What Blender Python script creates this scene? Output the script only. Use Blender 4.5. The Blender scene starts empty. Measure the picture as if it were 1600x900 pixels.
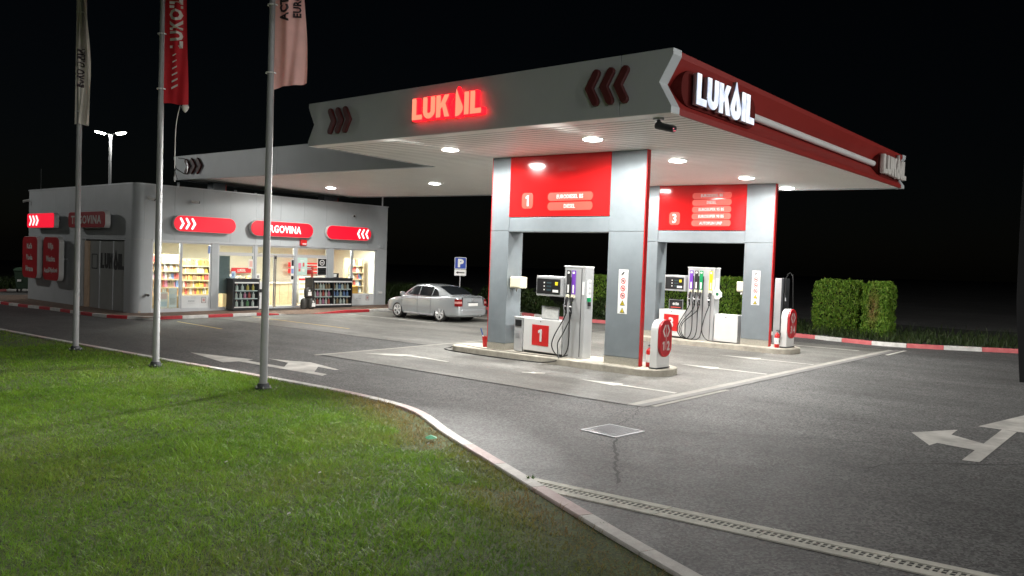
import bpy, bmesh, math, random
import numpy as np
from mathutils import Vector, Matrix
random.seed(7); rng = np.random.default_rng(7)
S = bpy.context.scene
COL = S.collection
R = math.radians
# ------------------------------------------------------------------ camera
CAM = Vector((-11.442, -7.192, 2.398))
yaw, pit, rol = R(-47.282), R(-2.029), R(2.049)
F = Vector((math.sin(-yaw)*math.cos(pit), math.cos(yaw)*math.cos(pit), math.sin(pit)))
Rt = F.cross(Vector((0, 0, 1))).normalized(); Up = Rt.cross(F)
Rt, Up = Rt*math.cos(rol)+Up*math.sin(rol), Up*math.cos(rol)-Rt*math.sin(rol)
cd = bpy.data.cameras.new('camera'); cd.sensor_width = 36; cd.lens = 36*1269.52/1600
cd.clip_start = .05; cd.clip_end = 2000
cam = bpy.data.objects.new('camera', cd); COL.objects.link(cam)
M = Matrix((Rt, Up, -F)).transposed().to_4x4(); M.translation = CAM
cam.matrix_world = M
S.camera = cam
# ------------------------------------------------------------------ world (clear night sky)
W = bpy.data.worlds.new('World'); S.world = W; W.use_nodes = True
wn = W.node_tree; bg = wn.nodes['Background']
sky = wn.nodes.new('ShaderNodeTexSky'); sky.sky_type = 'NISHITA'; sky.sun_disc = False
sky.sun_elevation = R(25); sky.sun_rotation = R(200)
wn.links.new(sky.outputs[0], bg.inputs[0]); bg.inputs[1].default_value = 0.00028
S.view_settings.view_transform = 'Standard'; S.view_settings.look = 'None'
S.view_settings.exposure = 0.24; S.view_settings.gamma = 1
S.render.engine = 'CYCLES'
S.cycles.use_denoising = True; S.cycles.max_bounces = 8; S.cycles.transparent_max_bounces = 12
S.cycles.sample_clamp_indirect = 6
LAMP_W = 330.0         # each canopy downlight (spot, full-sphere rating)
STREET_W = 2000.0      # each head of a street lamp
# ------------------------------------------------------------------ site slopes (forecourt drains to the back left)
GX, GY = .01106, -.01192
def gz(x, y): return GX*x+GY*y
def soff(x, y): return 4.8968-.01957*x+.01545*y           # canopy soffit
def ftop(x, y): return soff(x, y)+1.0219*(1-.01329*x)      # canopy fascia top
# ------------------------------------------------------------------ helpers
class MB:
    def __init__(s): s.v = []; s.f = []
    def add(s, vs, fs):
        n = len(s.v); s.v += [tuple(p) for p in vs]; s.f += [tuple(i+n for i in f) for f in fs]; return s
    def box(s, x0, x1, y0, y1, z0, z1):
        return s.add([(x0,y0,z0),(x1,y0,z0),(x1,y1,z0),(x0,y1,z0),(x0,y0,z1),(x1,y0,z1),(x1,y1,z1),(x0,y1,z1)],
                     [(3,2,1,0),(4,5,6,7),(0,1,5,4),(1,2,6,5),(2,3,7,6),(3,0,4,7)])
    def hexa(s, b, t):
        return s.add(list(b)+list(t), [(3,2,1,0),(4,5,6,7),(0,1,5,4),(1,2,6,5),(2,3,7,6),(3,0,4,7)])
    def ext(s, lo, hi):       # two matching loops -> closed solid
        n = len(lo)
        return s.add(list(lo)+list(hi), [tuple(range(n-1,-1,-1)), tuple(range(n,2*n))]+[(i,(i+1)%n,n+(i+1)%n,n+i) for i in range(n)])
    def face(s, vs): return s.add(vs, [tuple(range(len(vs)))])
    def cyl(s, p0, p1, r0, r1=None, n=12, cap=True):
        r1 = r0 if r1 is None else r1
        p0, p1 = Vector(p0), Vector(p1); d = (p1-p0).normalized()
        a = d.orthogonal().normalized(); b = d.cross(a)
        vs = []
        for p, r in ((p0,r0),(p1,r1)):
            for i in range(n):
                t = 2*math.pi*i/n; vs.append(p+a*(r*math.cos(t))+b*(r*math.sin(t)))
        fs = [(i,(i+1)%n,n+(i+1)%n,n+i) for i in range(n)]
        if cap: fs += [tuple(range(n-1,-1,-1)), tuple(range(n,2*n))]
        return s.add(vs, fs)
    def tube(s, pts, r, n=8):
        pts = [Vector(p) for p in pts]; k = len(pts); vs = []; a = None
        for i, p in enumerate(pts):
            d = (pts[min(i+1,k-1)]-pts[max(i-1,0)]).normalized()
            a = d.orthogonal().normalized() if a is None else (a-d*a.dot(d)).normalized()
            b = d.cross(a)
            rr = r(i/(k-1)) if callable(r) else r
            for j in range(n):
                t = 2*math.pi*j/n; vs.append(p+a*(rr*math.cos(t))+b*(rr*math.sin(t)))
        fs = [(i*n+j, i*n+(j+1)%n, (i+1)*n+(j+1)%n, (i+1)*n+j) for i in range(k-1) for j in range(n)]
        fs += [tuple(range(n-1,-1,-1)), tuple(range((k-1)*n,k*n))]
        return s.add(vs, fs)
    def lathe(s, prof, c=(0,0,0), n=16, axis='z', cap=True):
        vs = []
        for r, h in prof:
            for i in range(n):
                t = 2*math.pi*i/n; a, b = r*math.cos(t), r*math.sin(t)
                p = {'z':(a,b,h),'x':(h,a,b),'y':(b,h,a)}[axis]
                vs.append((c[0]+p[0],c[1]+p[1],c[2]+p[2]))
        k = len(prof)
        fs = [(i*n+j, i*n+(j+1)%n, (i+1)*n+(j+1)%n, (i+1)*n+j) for i in range(k-1) for j in range(n)]
        if cap: fs += [tuple(range(n-1,-1,-1)), tuple(range((k-1)*n,k*n))]
        return s.add(vs, fs)
    def build(s, name, mat, parent=None, bevel=0, smooth=False, kind=None, label=None, seg=2):
        o = ORG.get(parent, Vector((0,0,0)))
        me = bpy.data.meshes.new(name)
        me.from_pydata([(p[0]-o.x, p[1]-o.y, p[2]-o.z) for p in s.v], [], s.f)
        if bevel or smooth:
            bm = bmesh.new(); bm.from_mesh(me)
            if bevel:
                es = [e for e in bm.edges if len(e.link_faces) == 2 and e.calc_face_angle(0) > .5]
                bmesh.ops.bevel(bm, geom=es, offset=bevel, segments=seg, affect='EDGES', profile=.5)
            bm.normal_update()
            if smooth:
                for f in bm.faces: f.smooth = True
                for e in bm.edges:
                    if len(e.link_faces) == 2 and e.calc_face_angle(0) > (R(38)): e.smooth = False
            bm.to_mesh(me); bm.free()
        return link(name, me, mat, parent, kind, label)
ORG = {}
def link(name, me, mat, parent=None, kind=None, label=None):
    ob = bpy.data.objects.new(name, me); COL.objects.link(ob)
    if mat and not me.materials: me.materials.append(mat)
    if parent: ob.parent = parent; ORG[ob] = ORG.get(parent, Vector((0,0,0)))
    if kind: ob['kind'] = kind
    if label: ob['label'] = label
    return ob
def tag(o, label, cat, group=None):
    o['label'] = label; o['category'] = cat
    if group: o['group'] = group
    return o
def thing(name, label, cat, loc=(0,0,0), group=None, local=False):
    o = bpy.data.objects.new(name, None); COL.objects.link(o); o.location = loc
    o.empty_display_size = .1
    ORG[o] = Vector((0,0,0)) if local else Vector(loc)
    return tag(o, label, cat, group)
def dup(root, loc=None, label=None, rotz=None):
    r = root.copy(); COL.objects.link(r)
    if loc is not None: r.location = loc
    if rotz is not None: r.rotation_euler = (0,0,rotz)
    if label: r['label'] = label
    for ch in list(root.children):
        c = ch.copy(); COL.objects.link(c); c.parent = r
        for g in list(ch.children):
            d = g.copy(); COL.objects.link(d); d.parent = c
    return r
def one(mb, name, mat, label, cat, group=None, loc=(0,0,0), **k):   # a thing that is one mesh, verts in absolute coords
    h = object(); ORG[h] = Vector(loc)
    o = None
    par = k.pop('parent', None)
    me_o = ORG.get(h)
    s2 = MB(); s2.v = [(p[0]-loc[0],p[1]-loc[1],p[2]-loc[2]) for p in mb.v]; s2.f = mb.f
    o = s2.build(name, mat, None, **k); o.location = loc
    return tag(o, label, cat, group)
# ---- flat shapes (letters, chevrons) as extruded outlines with holes
def outline(loops, ext, bevel=0):
    cu = bpy.data.curves.new('tmp', 'CURVE'); cu.dimensions = '2D'; cu.fill_mode = 'BOTH'
    cu.extrude = ext/2; cu.bevel_depth = bevel; cu.bevel_resolution = 1
    for lp in loops:
        sp = cu.splines.new('POLY'); sp.points.add(len(lp)-1)
        for i, (x, y) in enumerate(lp): sp.points[i].co = (x, y, 0, 1)
        sp.use_cyclic_u = True
    return curve_mesh(cu)
def curve_mesh(cu):
    ob = bpy.data.objects.new('tmp', cu); COL.objects.link(ob)
    dg = bpy.context.evaluated_depsgraph_get(); dg.update()
    me = bpy.data.meshes.new_from_object(ob.evaluated_get(dg))
    bpy.data.objects.remove(ob); bpy.data.curves.remove(cu); me.materials.clear()
    return me
FACE = {'-y': Matrix(((1,0,0),(0,0,-1),(0,1,0))), '-x': Matrix(((0,0,-1),(-1,0,0),(0,1,0))), '+z': Matrix(((1,0,0),(0,1,0),(0,0,1)))}
def setmesh(me, name, mat, facing, pos, parent=None, center=False, shear=0, fn=None, label=None):
    o = ORG.get(parent, Vector((0,0,0))); m = FACE[facing] if isinstance(facing, str) else facing
    for v in me.vertices:
        p = Vector(v.co); p.y += shear*p.x
        q = m @ p + Vector(pos)
        if fn: q = Vector(fn(q))
        v.co = q-o
    me.name = name
    return link(name, me, mat, parent, label=label)
ONE = [(-.02,-.5),(.17,-.5),(.17,.5),(.01,.5),(-.19,.36),(-.19,.17),(-.02,.26)]
def text(s, h, name, mat, facing, pos, parent=None, ext=.006, bold=.03, sx=.7, shear=0, fn=None, spacing=1.05):
    if s == '1': return setmesh(outline([[(x*h*1.05,y*h) for x,y in ONE]],ext), name, mat, facing, pos, parent, shear=shear, fn=fn)
    cu = bpy.data.curves.new('tmp', 'FONT'); cu.body = s; cu.size = 1; cu.align_x = 'CENTER'; cu.align_y = 'CENTER'
    cu.extrude = ext/2/ (h/.7); cu.offset = bold; cu.space_character = spacing; cu.resolution_u = 2
    me = curve_mesh(cu); k = h/.7
    ys = [v.co.y for v in me.vertices]; c = (max(ys)+min(ys))/2
    for v in me.vertices: v.co = (v.co.x*k*sx, (v.co.y-c)*k, v.co.z*k)
    return setmesh(me, name, mat, facing, pos, parent, shear=shear, fn=fn)
def arc(cx, cy, r, a0, a1, n=8): return [(cx+r*math.cos(R(a0+(a1-a0)*i/n)), cy+r*math.sin(R(a0+(a1-a0)*i/n))) for i in range(n+1)]
def rrect(w, h, r, n=5):
    x, y = w/2-r, h/2-r
    return arc(x,y,r,0,90,n)+arc(-x,y,r,90,180,n)+arc(-x,-y,r,180,270,n)+arc(x,-y,r,270,360,n)
def chevron_loop(w, h, t, right=True, n=4):      # one rounded angle stroke
    s = 1 if right else -1
    a = math.atan2(h/2-t/2, w-t)
    P = [Vector((-s*(w-t)/2, h/2-t/2)), Vector((s*(w-t)/2, 0)), Vector((-s*(w-t)/2, -h/2+t/2))]
    def nrm(p, q): d = (q-p).normalized(); return Vector((-d.y, d.x))
    n1, n2 = nrm(P[0],P[1]), nrm(P[1],P[2]); nm = (n1+n2); nm = nm/nm.dot(n1)
    L = []
    a0 = math.degrees(math.atan2(n1.y, n1.x))
    L += arc(P[0].x,P[0].y,t/2,a0+180,a0,n)[::1] if False else []
    L += [tuple(P[0]+n1*t/2), tuple(P[1]+nm*t/2), tuple(P[2]+n2*t/2)]
    e = math.degrees(math.atan2(n2.y, n2.x)); L += arc(P[2].x,P[2].y,t/2,e,e-180,n)[1:-1]
    L += [tuple(P[2]-n2*t/2), tuple(P[1]-nm*t/2), tuple(P[0]-n1*t/2)]
    b = math.degrees(math.atan2(-n1.y,-n1.x)); L += arc(P[0].x,P[0].y,t/2,b,b-180,n)[1:-1]
    return L
def drop_loop(w, h, cx=0, z0=0, n=14):
    L = []
    r = w/2
    for i in range(n+1):
        t = R(-200+220*i/n); L.append((cx+r*math.cos(t), z0+r+r*math.sin(t)*.98))
    for k in (.35,.7): L.append((cx+r*.93*(1-k)**1.15, z0+r*1.33+(h-r*1.33)*k))
    L.append((cx, z0+h))
    for k in (.7,.35): L.append((cx-r*.93*(1-k)**1.15, z0+r*1.33+(h-r*1.33)*k))
    return L
def logo_letters(h, split_drop=False):
    """the six letters of the wordmark, as (x offset, loops), cap height h"""
    k = h; t = .25*k; out = []; x = 0
    out.append([[(0,0),(.62*k,0),(.62*k,t*.9),(t,t*.9),(t,k),(0,k)]])
    x = .68*k; w = .72*k
    u = [(x,k),(x,.33*k)]+arc(x+w/2,.36*k,w/2,190,350,10)+[(x+w,.33*k),(x+w,k),(x+w-t,k),(x+w-t,.36*k)]
    u += arc(x+w/2,.36*k,w/2-t,350,190,8)+[(x+t,.36*k),(x+t,k)]
    out.append([u])
    x = 1.48*k
    out.append([[(x,0),(x+t,0),(x+t,.36*k),(x+.36*k,.48*k),(x+.50*k,0),(x+.78*k,0),(x+.54*k,.62*k),(x+.75*k,k),(x+.48*k,k),(x+t,.60*k),(x+t,k),(x,k)]])
    x = 2.65*k
    out.append([drop_loop(.74*k,1.30*k,x,-.06*k), drop_loop(.20*k,.52*k,x,.22*k)] if not split_drop else [drop_loop(.74*k,1.26*k,x,-.05*k)])
    x = 3.10*k
    out.append([[(x,0),(x+t,0),(x+t,k),(x,k)]])
    x = 3.43*k
    out.append([[(x,0),(x+.6*k,0),(x+.6*k,t*.9),(x+t,t*.9),(x+t,k),(x,k)]])
    W_ = 4.03*k
    return [[[(a-W_/2,b-k/2) for a,b in lp] for lp in l] for l in out], W_
# ------------------------------------------------------------------ materials
def mat(name, col, rough=.5, metal=0, var=.12, scale=3, bump=0, bscale=60, coat=0, spec=.5, col2=None, dirt=0):
    m = bpy.data.materials.new(name); m.use_nodes = True; nt = m.node_tree; b = nt.nodes['Principled BSDF']
    b.inputs['Roughness'].default_value = rough; b.inputs['Metallic'].default_value = metal
    b.inputs['Coat Weight'].default_value = coat; b.inputs['Specular IOR Level'].default_value = spec
    tc = nt.nodes.new('ShaderNodeTexCoord')
    if var or col2:
        n = nt.nodes.new('ShaderNodeTexNoise'); n.inputs['Scale'].default_value = scale; n.inputs['Detail'].default_value = 6
        n.inputs['Roughness'].default_value = .65
        nt.links.new(tc.outputs['Object'], n.inputs['Vector'])
        r = nt.nodes.new('ShaderNodeValToRGB'); r.color_ramp.elements[0].position = .3; r.color_ramp.elements[1].position = .7
        c2 = col2 or tuple(min(1, c*(1+var)) for c in col)
        c1 = col if col2 else tuple(c*(1-var) for c in col)
        r.color_ramp.elements[0].color = (*c1,1); r.color_ramp.elements[1].color = (*c2,1)
        nt.links.new(n.outputs['Fac'], r.inputs[0]); nt.links.new(r.outputs[0], b.inputs['Base Color'])
    else: b.inputs['Base Color'].default_value = (*col,1)
    if bump:
        n2 = nt.nodes.new('ShaderNodeTexNoise'); n2.inputs['Scale'].default_value = bscale; n2.inputs['Detail'].default_value = 4
        nt.links.new(tc.outputs['Object'], n2.inputs['Vector'])
        bp = nt.nodes.new('ShaderNodeBump'); bp.inputs['Strength'].default_value = bump; bp.inputs['Distance'].default_value = .01
        nt.links.new(n2.outputs['Fac'], bp.inputs['Height']); nt.links.new(bp.outputs[0], b.inputs['Normal'])
    return m
def emis(name, col, st, base=None):
    m = mat(name, base or col, .4, var=0); b = m.node_tree.nodes['Principled BSDF']
    b.inputs['Emission Color'].default_value = (*col,1); b.inputs['Emission Strength'].default_value = st
    return m
def glassmat(name, tint=(.9,.95,.95), refl=.08):
    m = bpy.data.materials.new(name); m.use_nodes = True; nt = m.node_tree
    for n in list(nt.nodes):
        if n.type != 'OUTPUT_MATERIAL': nt.nodes.remove(n)
    out = nt.nodes['Material Output']
    t = nt.nodes.new('ShaderNodeBsdfTransparent'); t.inputs[0].default_value = (*tint,1)
    g = nt.nodes.new('ShaderNodeBsdfGlossy'); g.inputs['Roughness'].default_value = .02
    fr = nt.nodes.new('ShaderNodeFresnel'); fr.inputs[0].default_value = 1.35
    mx = nt.nodes.new('ShaderNodeMixShader'); nt.links.new(fr.outputs[0], mx.inputs[0])
    nt.links.new(t.outputs[0], mx.inputs[1]); nt.links.new(g.outputs[0], mx.inputs[2]); nt.links.new(mx.outputs[0], out.inputs[0])
    return m
K = {}
K['asphalt'] = None
K['white'] = mat('white_paint', (.64,.64,.63), .35, var=.05)
K['alu'] = mat('grey_cladding', (.21,.24,.26), .45, .15, var=.11, scale=1.5, bump=.05, bscale=9)
K['fascia'] = mat('fascia_grey', (.50,.535,.55), .45, .15, var=.04, scale=1)
K['wall'] = mat('shop_cladding', (.42,.445,.46), .5, .1, var=.06, scale=.8)
K['frame'] = mat('window_frame', (.52,.54,.56), .4, .3, var=.04)
K['soffit'] = mat('soffit_white', (.90,.885,.84), .48, 0, var=.03, scale=.7)
K['red'] = mat('red_panel', (.52,.014,.015), .09, 0, var=.06, scale=1)
K['redf'] = mat('red_fascia', (.24,.020,.016), .45, 0, var=.08, scale=1)
K['maroon'] = mat('maroon_box', (.10,.012,.010), .7, var=.05, spec=.1)
K['redpale'] = mat('red_plaque', (.75,.085,.06), .3, var=.04)
K['redsign'] = mat('red_sign', (.42,.02,.028), .35, var=.06)
K['redmetal'] = mat('red_metal', (.55,.02,.02), .35, var=.1, scale=6)
K['black'] = mat('black_plastic', (.012,.012,.013), .45, var=.2)
K['dark'] = mat('dark_metal', (.035,.037,.042), .45, .2, var=.15)
K['rubber'] = mat('rubber', (.012,.012,.012), .55, var=.2)
K['steel'] = mat('steel', (.50,.51,.53), .32, .7, var=.08, scale=4)
K['pole'] = mat('pole_paint', (.28,.285,.29), .6, .05, var=.1, scale=3)
K['conc'] = mat('island_concrete', (.40,.37,.31), .85, var=.25, scale=4, bump=.4, bscale=80)
K['cream'] = mat('cream_plastic', (.78,.74,.55), .4, var=.05)
K['litwhite'] = emis('lit_white_letter', (.80,.88,1), .90, (.6,.6,.6))
nt_ = K['litwhite'].node_tree; b_ = nt_.nodes['Principled BSDF']; n_ = nt_.nodes.new('ShaderNodeTexNoise'); n_.inputs['Scale'].default_value = 5; r_ = nt_.nodes.new('ShaderNodeValToRGB')
r_.color_ramp.elements[0].position = .35; r_.color_ramp.elements[1].position = .68; r_.color_ramp.elements[0].color = (.42,.50,.72,1); r_.color_ramp.elements[1].color = (.92,.97,1,1)
tc_ = nt_.nodes.new('ShaderNodeTexCoord'); nt_.links.new(tc_.outputs['Object'], n_.inputs['Vector']); nt_.links.new(n_.outputs['Fac'], r_.inputs[0]); nt_.links.new(r_.outputs[0], b_.inputs['Emission Color'])
K['lens'] = emis('lamp_lens', (1,.98,.92), 30)
K['neon'] = emis('neon_face', (1,.30,.17), 1.0, (.5,.1,.08))
K['neonback'] = emis('neon_body', (1,.006,.014), 2.4, (.5,.02,.02))
K['litred'] = emis('lit_red_face', (.86,.006,.03), .74, (.5,.01,.02))
K['litred2'] = emis('dim_red_face', (.55,.006,.022), .75, (.5,.01,.02))
K['signwhite'] = emis('lit_sign_white', (1,.97,.95), .95, (.8,.8,.8))
K['offwhite'] = mat('unlit_letter', (.55,.53,.50), .5, var=.1)
K['glass'] = glassmat('window_glass')
K['darkglass'] = mat('car_glass', (.012,.014,.016), .06, var=0, spec=.6)
K['frost'] = mat('frosted_film', (.66,.68,.68), .6, var=.05)
K['cream_wall'] = mat('shop_inner_wall', (.84,.79,.66), .7, var=.04)
K['timber'] = mat('light_timber', (.62,.48,.30), .6, var=.15, scale=5)
K['tan'] = mat('tan_post', (.50,.36,.25), .6, var=.1)
def hues(i, cs): return cs[i % len(cs)]
def pm(name, c, r=.45): return mat(name, c, r, var=.08, scale=8)
PACK = [pm('packet_red',(.62,.12,.10)), pm('packet_orange',(.74,.40,.18)), pm('packet_blue',(.20,.28,.52)), pm('packet_pink',(.72,.25,.38)), pm('packet_white',(.75,.72,.66)), pm('packet_yellow',(.75,.55,.1)), pm('packet_brown',(.40,.25,.15)), pm('packet_green',(.15,.36,.14))]
PACKN = ['red','orange','blue','pink','white','yellow','brown','green']
exec_parts = []
# ------------------------------------------------------------------ ground materials
def ground_mat(name, c1, c2, speck=.35, rough=.75, sscale=55, stain=.35):
    m = bpy.data.materials.new(name); m.use_nodes = True; nt = m.node_tree; b = nt.nodes['Principled BSDF']
    N = nt.nodes.new; L = nt.links.new
    tc = N('ShaderNodeTexCoord')
    def noise(sc, det=5, stretch=None):
        n = N('ShaderNodeTexNoise'); n.inputs['Scale'].default_value = sc; n.inputs['Detail'].default_value = det; n.inputs['Roughness'].default_value = .6
        if stretch:
            mp = N('ShaderNodeMapping'); mp.inputs['Scale'].default_value = stretch; L(tc.outputs['Object'], mp.inputs[0]); L(mp.outputs[0], n.inputs['Vector'])
        else: L(tc.outputs['Object'], n.inputs['Vector'])
        return n.outputs['Fac']
    def ramp(f, a, c0, d, c1_):
        r = N('ShaderNodeValToRGB'); r.color_ramp.elements[0].position = a; r.color_ramp.elements[1].position = d
        r.color_ramp.elements[0].color = (*c0,1); r.color_ramp.elements[1].color = (*c1_,1); L(f, r.inputs[0]); return r.outputs[0]
    def mul(a, c, fac=1):
        x = N('ShaderNodeMix'); x.data_type = 'RGBA'; x.blend_type = 'MULTIPLY'; x.inputs[0].default_value = fac; L(a, x.inputs[6]); L(c, x.inputs[7]); return x.outputs[2]
    base = ramp(noise(.35, 6), .3, c1, .7, c2)
    st = ramp(noise(1.1, 8, (1,.22,1)), .36, (1-stain,)*3, .62, (1,1,1))
    vor = N('ShaderNodeTexVoronoi'); vor.inputs['Scale'].default_value = sscale; L(tc.outputs['Object'], vor.inputs['Vector'])
    sp = N('ShaderNodeSeparateColor'); L(vor.outputs['Color'], sp.inputs[0])
    agg = ramp(sp.outputs[0], .1, (1-speck,)*3, .95, (1+speck*1.6,)*3)
    fine = ramp(noise(150, 3), .35, (1-speck*.6,)*3, .7, (1+speck*.6,)*3)
    drip = ramp(noise(2.6, 2), .655, (1,1,1), .70, (.80,)*3); lane = ramp(noise(.5, 3, (1,.15,1)), .40, (.88,)*3, .60, (1.06,)*3)
    L(mul(mul(mul(mul(mul(base, st), agg), fine), drip), lane), b.inputs['Base Color'])
    rr = N('ShaderNodeMapRange'); L(noise(2.2), rr.inputs[0]); rr.inputs[3].default_value = rough-.12; rr.inputs[4].default_value = rough+.12
    L(rr.outputs[0], b.inputs['Roughness'])
    bp = N('ShaderNodeBump'); bp.inputs['Strength'].default_value = .5; bp.inputs['Distance'].default_value = .008
    L(sp.outputs[0], bp.inputs['Height']); L(bp.outputs[0], b.inputs['Normal'])
    return m
K['asphalt'] = ground_mat('asphalt', (.078,.0775,.076), (.110,.109,.107), .50, .72, 44, .30)
K['slab'] = ground_mat('forecourt_concrete', (.142,.138,.125), (.195,.190,.174), .16, .6, 30, .38)
K['paving'] = ground_mat('brown_paving', (.16,.105,.075), (.23,.155,.115), .2, .8, 12, .15)
K['soil'] = ground_mat('lawn_soil', (.035,.055,.010), (.075,.095,.020), .45, .95, 60, .2)
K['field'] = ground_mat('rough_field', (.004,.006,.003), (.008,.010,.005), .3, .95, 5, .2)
K['paint'] = mat('worn_road_paint', (.30,.29,.27), .7, col2=(.60,.58,.54), scale=2.2)
K['paintb'] = mat('road_paint', (.36,.35,.32), .7, col2=(.56,.55,.50), scale=3); K['edging'] = mat('pale_edging', (.25,.24,.215), .8, col2=(.36,.35,.315), scale=4)
K['yellow'] = mat('yellow_road_paint', (.42,.30,.08), .7, col2=(.56,.42,.14), scale=4)
K['joint'] = mat('dark_joint', (.02,.02,.02), .8)
K['chan'] = mat('channel_grey', (.16,.155,.15), .7, var=.2, scale=3)
K['wet'] = mat('dark_stain', (.045,.044,.042), .65, var=.2, scale=4)
K['kred'] = mat('kerb_red_paint', (.42,.020,.030), .6, col2=(.55,.04,.05), scale=5, bump=.2)
K['kwhite'] = mat('kerb_white_paint', (.50,.49,.46), .65, col2=(.72,.71,.68), scale=5, bump=.2)
K['kred2'] = mat('kerb_faded_red', (.43,.32,.31), .8, col2=(.58,.49,.47), scale=9, bump=.4)
K['kwhite2'] = mat('kerb_worn_white', (.44,.42,.40), .8, col2=(.62,.60,.565), scale=9, bump=.4)
K['kred3'] = mat('kerb_pink_red', (.50,.10,.11), .65, col2=(.60,.16,.16), scale=5, bump=.2)
def sheet(name, poly, dz, m, kind='structure', parent=None):
    mb = MB(); mb.face([(x,y,gz(x,y)+dz) for x,y in poly]); return mb.build(name, m, parent, kind=kind)
def catmull(pts, n=12):
    P = [Vector(p) for p in pts]; P = [P[0]*2-P[1]]+P+[P[-1]*2-P[-2]]; out = []
    for i in range(1, len(P)-2):
        for k in range(n):
            t = k/n; a,b,c,d = P[i-1:i+3]
            out.append(.5*((2*b)+(c-a)*t+(2*a-5*b+4*c-d)*t*t+(3*b-a-3*c+d)*t**3))
    out.append(P[-2]); return out
def resample(pts, step):
    P = [Vector(p) for p in pts]; d = [0]
    for a,b in zip(P, P[1:]): d.append(d[-1]+(b-a).length)
    n = max(1, round(d[-1]/step)); out = []
    for i in range(n+1):
        t = d[-1]*i/n; j = max(k for k in range(len(d)) if d[k] <= t+1e-9); j = min(j, len(P)-2)
        out.append(P[j].lerp(P[j+1], (t-d[j])/max(1e-9, d[j+1]-d[j])))
    return out
def kerb(name, path, w, h, mats, step=1.0, sub=3, hf=None, gap=.006):
    """stones laid along the path; body to the left of the direction of travel"""
    root = bpy.data.objects.new(name, None); COL.objects.link(root); root['kind'] = 'structure'
    P = resample(path, step/sub); n = len(P)
    def nrm(i):
        d = (P[min(i+1,n-1)]-P[max(i-1,0)]).normalized(); return Vector((-d.y, d.x))
    k = 0
    for i in range(0, n-1, sub):
        j = min(i+sub, n-1); mb = MB(); ch = .012
        rows = []
        for q in range(i, j+1):
            p = P[q].copy(); m_ = nrm(q)
            if q == i: p += (P[q+1]-p).normalized()*gap
            if q == j: p -= (p-P[q-1]).normalized()*gap
            z = gz(p.x,p.y); hh = h if hf is None else hf(p); hh = max(hh, .012)
            a, b = p, p+m_*w
            rows.append([(a.x,a.y,z-.15),(a.x,a.y,z+hh-min(ch,hh*.5)),(a.x+m_.x*ch,a.y+m_.y*ch,z+hh),(b.x-m_.x*ch,b.y-m_.y*ch,z+hh),(b.x,b.y,z+hh-min(ch,hh*.5)),(b.x,b.y,z-.15)])
        vs = [v for r_ in rows for v in r_]; fs = []
        for q in range(len(rows)-1):
            for c in range(6): fs.append((q*6+c, (q+1)*6+c, (q+1)*6+(c+1)%6, q*6+(c+1)%6))
        L_ = (len(rows)-1)*6; fs += [tuple(range(6)), tuple(range(L_+5, L_-1, -1))]
        mb.add(vs, fs); mb.build('kerb_stone', mats[k % len(mats)], root); k += 1
    return root
# ------------------------------------------------------------------ the ground
g = MB(); g.face([(x,y,gz(x,y)) for x,y in ((-120,-120),(160,-120),(160,200),(-120,200))]); g.build('ground', K['asphalt'], kind='structure')
sheet('forecourt_slab', [(.02,.62),(13.45,.72),(13.45,9.62),(.0,9.62)], .004, K['slab'])
sheet('shopfront_slab', [(3.55,9.80),(13.9,9.80),(14.0,14.5),(13.9,21.2),(3.45,21.9)], .004, K['slab'])
# joints and the drainage channel along the slab
def strip(name, p, q, w, dz, m):
    p, q = Vector(p), Vector(q); d = (q-p).normalized(); n = Vector((-d.y,d.x))*w/2
    return sheet(name, [tuple(p-n),tuple(q-n),tuple(q+n),tuple(p+n)], dz, m)
strip('slab_joint', (.0,.62), (.0,9.62), .035, .010, K['joint'])
strip('slab_joint', (3.42,21.8), (3.52,9.75), .04, .010, K['joint'])
strip('edge_line', (-.15,9.70), (6.0,9.72), .15, .0065, K['edging'])
strip('slab_edging', (.05,.58), (13.45,.68), .16, .0075, K['edging'])
strip('channel', (.05,.41), (13.6,.51), .17, .0095, K['chan'])
strip('edge_line', (.22,.24), (2.85,.27), .10, .0085, K['edging'])
strip('edge_line', (11.9,.30), (13.6,.33), .10, .0085, K['paintb'])
for y in (4.3,): strip('slab_joint', (.05,y+.02), (3.1,y), .012, .0105, K['chan'])
for x in (6.9,): strip('slab_joint', (x,.75), (x,9.6), .014, .0105, K['chan'])
for y in (13.9,17.9): strip('slab_joint', (3.6,y), (13.8,y), .014, .0105, K['chan'])
# white lane arrows on the slab: long shaft, tapered head
def lane_arrow(x, y0, y1, hw=.34, w=.10, bend=0):
    L = y1-y0; hl = min(1.25, L*.45)
    ys = y1-hl
    p = [(x-w/2,y0),(x+w/2,y0),(x+w/2,ys),(x+hw/2,ys+.05),(x+bend,y1),(x-hw/2,ys+.05),(x-w/2,ys)]
    sheet('lane_arrow', p, .0115, K['paintb'])
lane_arrow(1.72,.72,3.0); lane_arrow(5.55,.75,2.95); lane_arrow(8.1,.75,3.3); lane_arrow(12.4,1.2,4.4,.4,.12)
lane_arrow(6.0,6.6,9.2,.4)
sw = [(1.44,6.7),(1.54,6.7),(1.62,7.5),(1.62,8.15),(1.78,8.12),(1.45,8.75),(1.0,9.25),(1.18,8.6),(1.32,8.2),(1.46,8.2),(1.50,7.5)]
sheet('lane_arrow', sw, .0115, K['paintb'])
sheet('worn_mark', [(1.52,4.42),(1.6,4.15),(1.78,3.98),(1.88,4.03),(1.74,4.18),(1.78,4.3),(1.66,4.28),(1.6,4.45)], .0118, K['paintb'])
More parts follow.
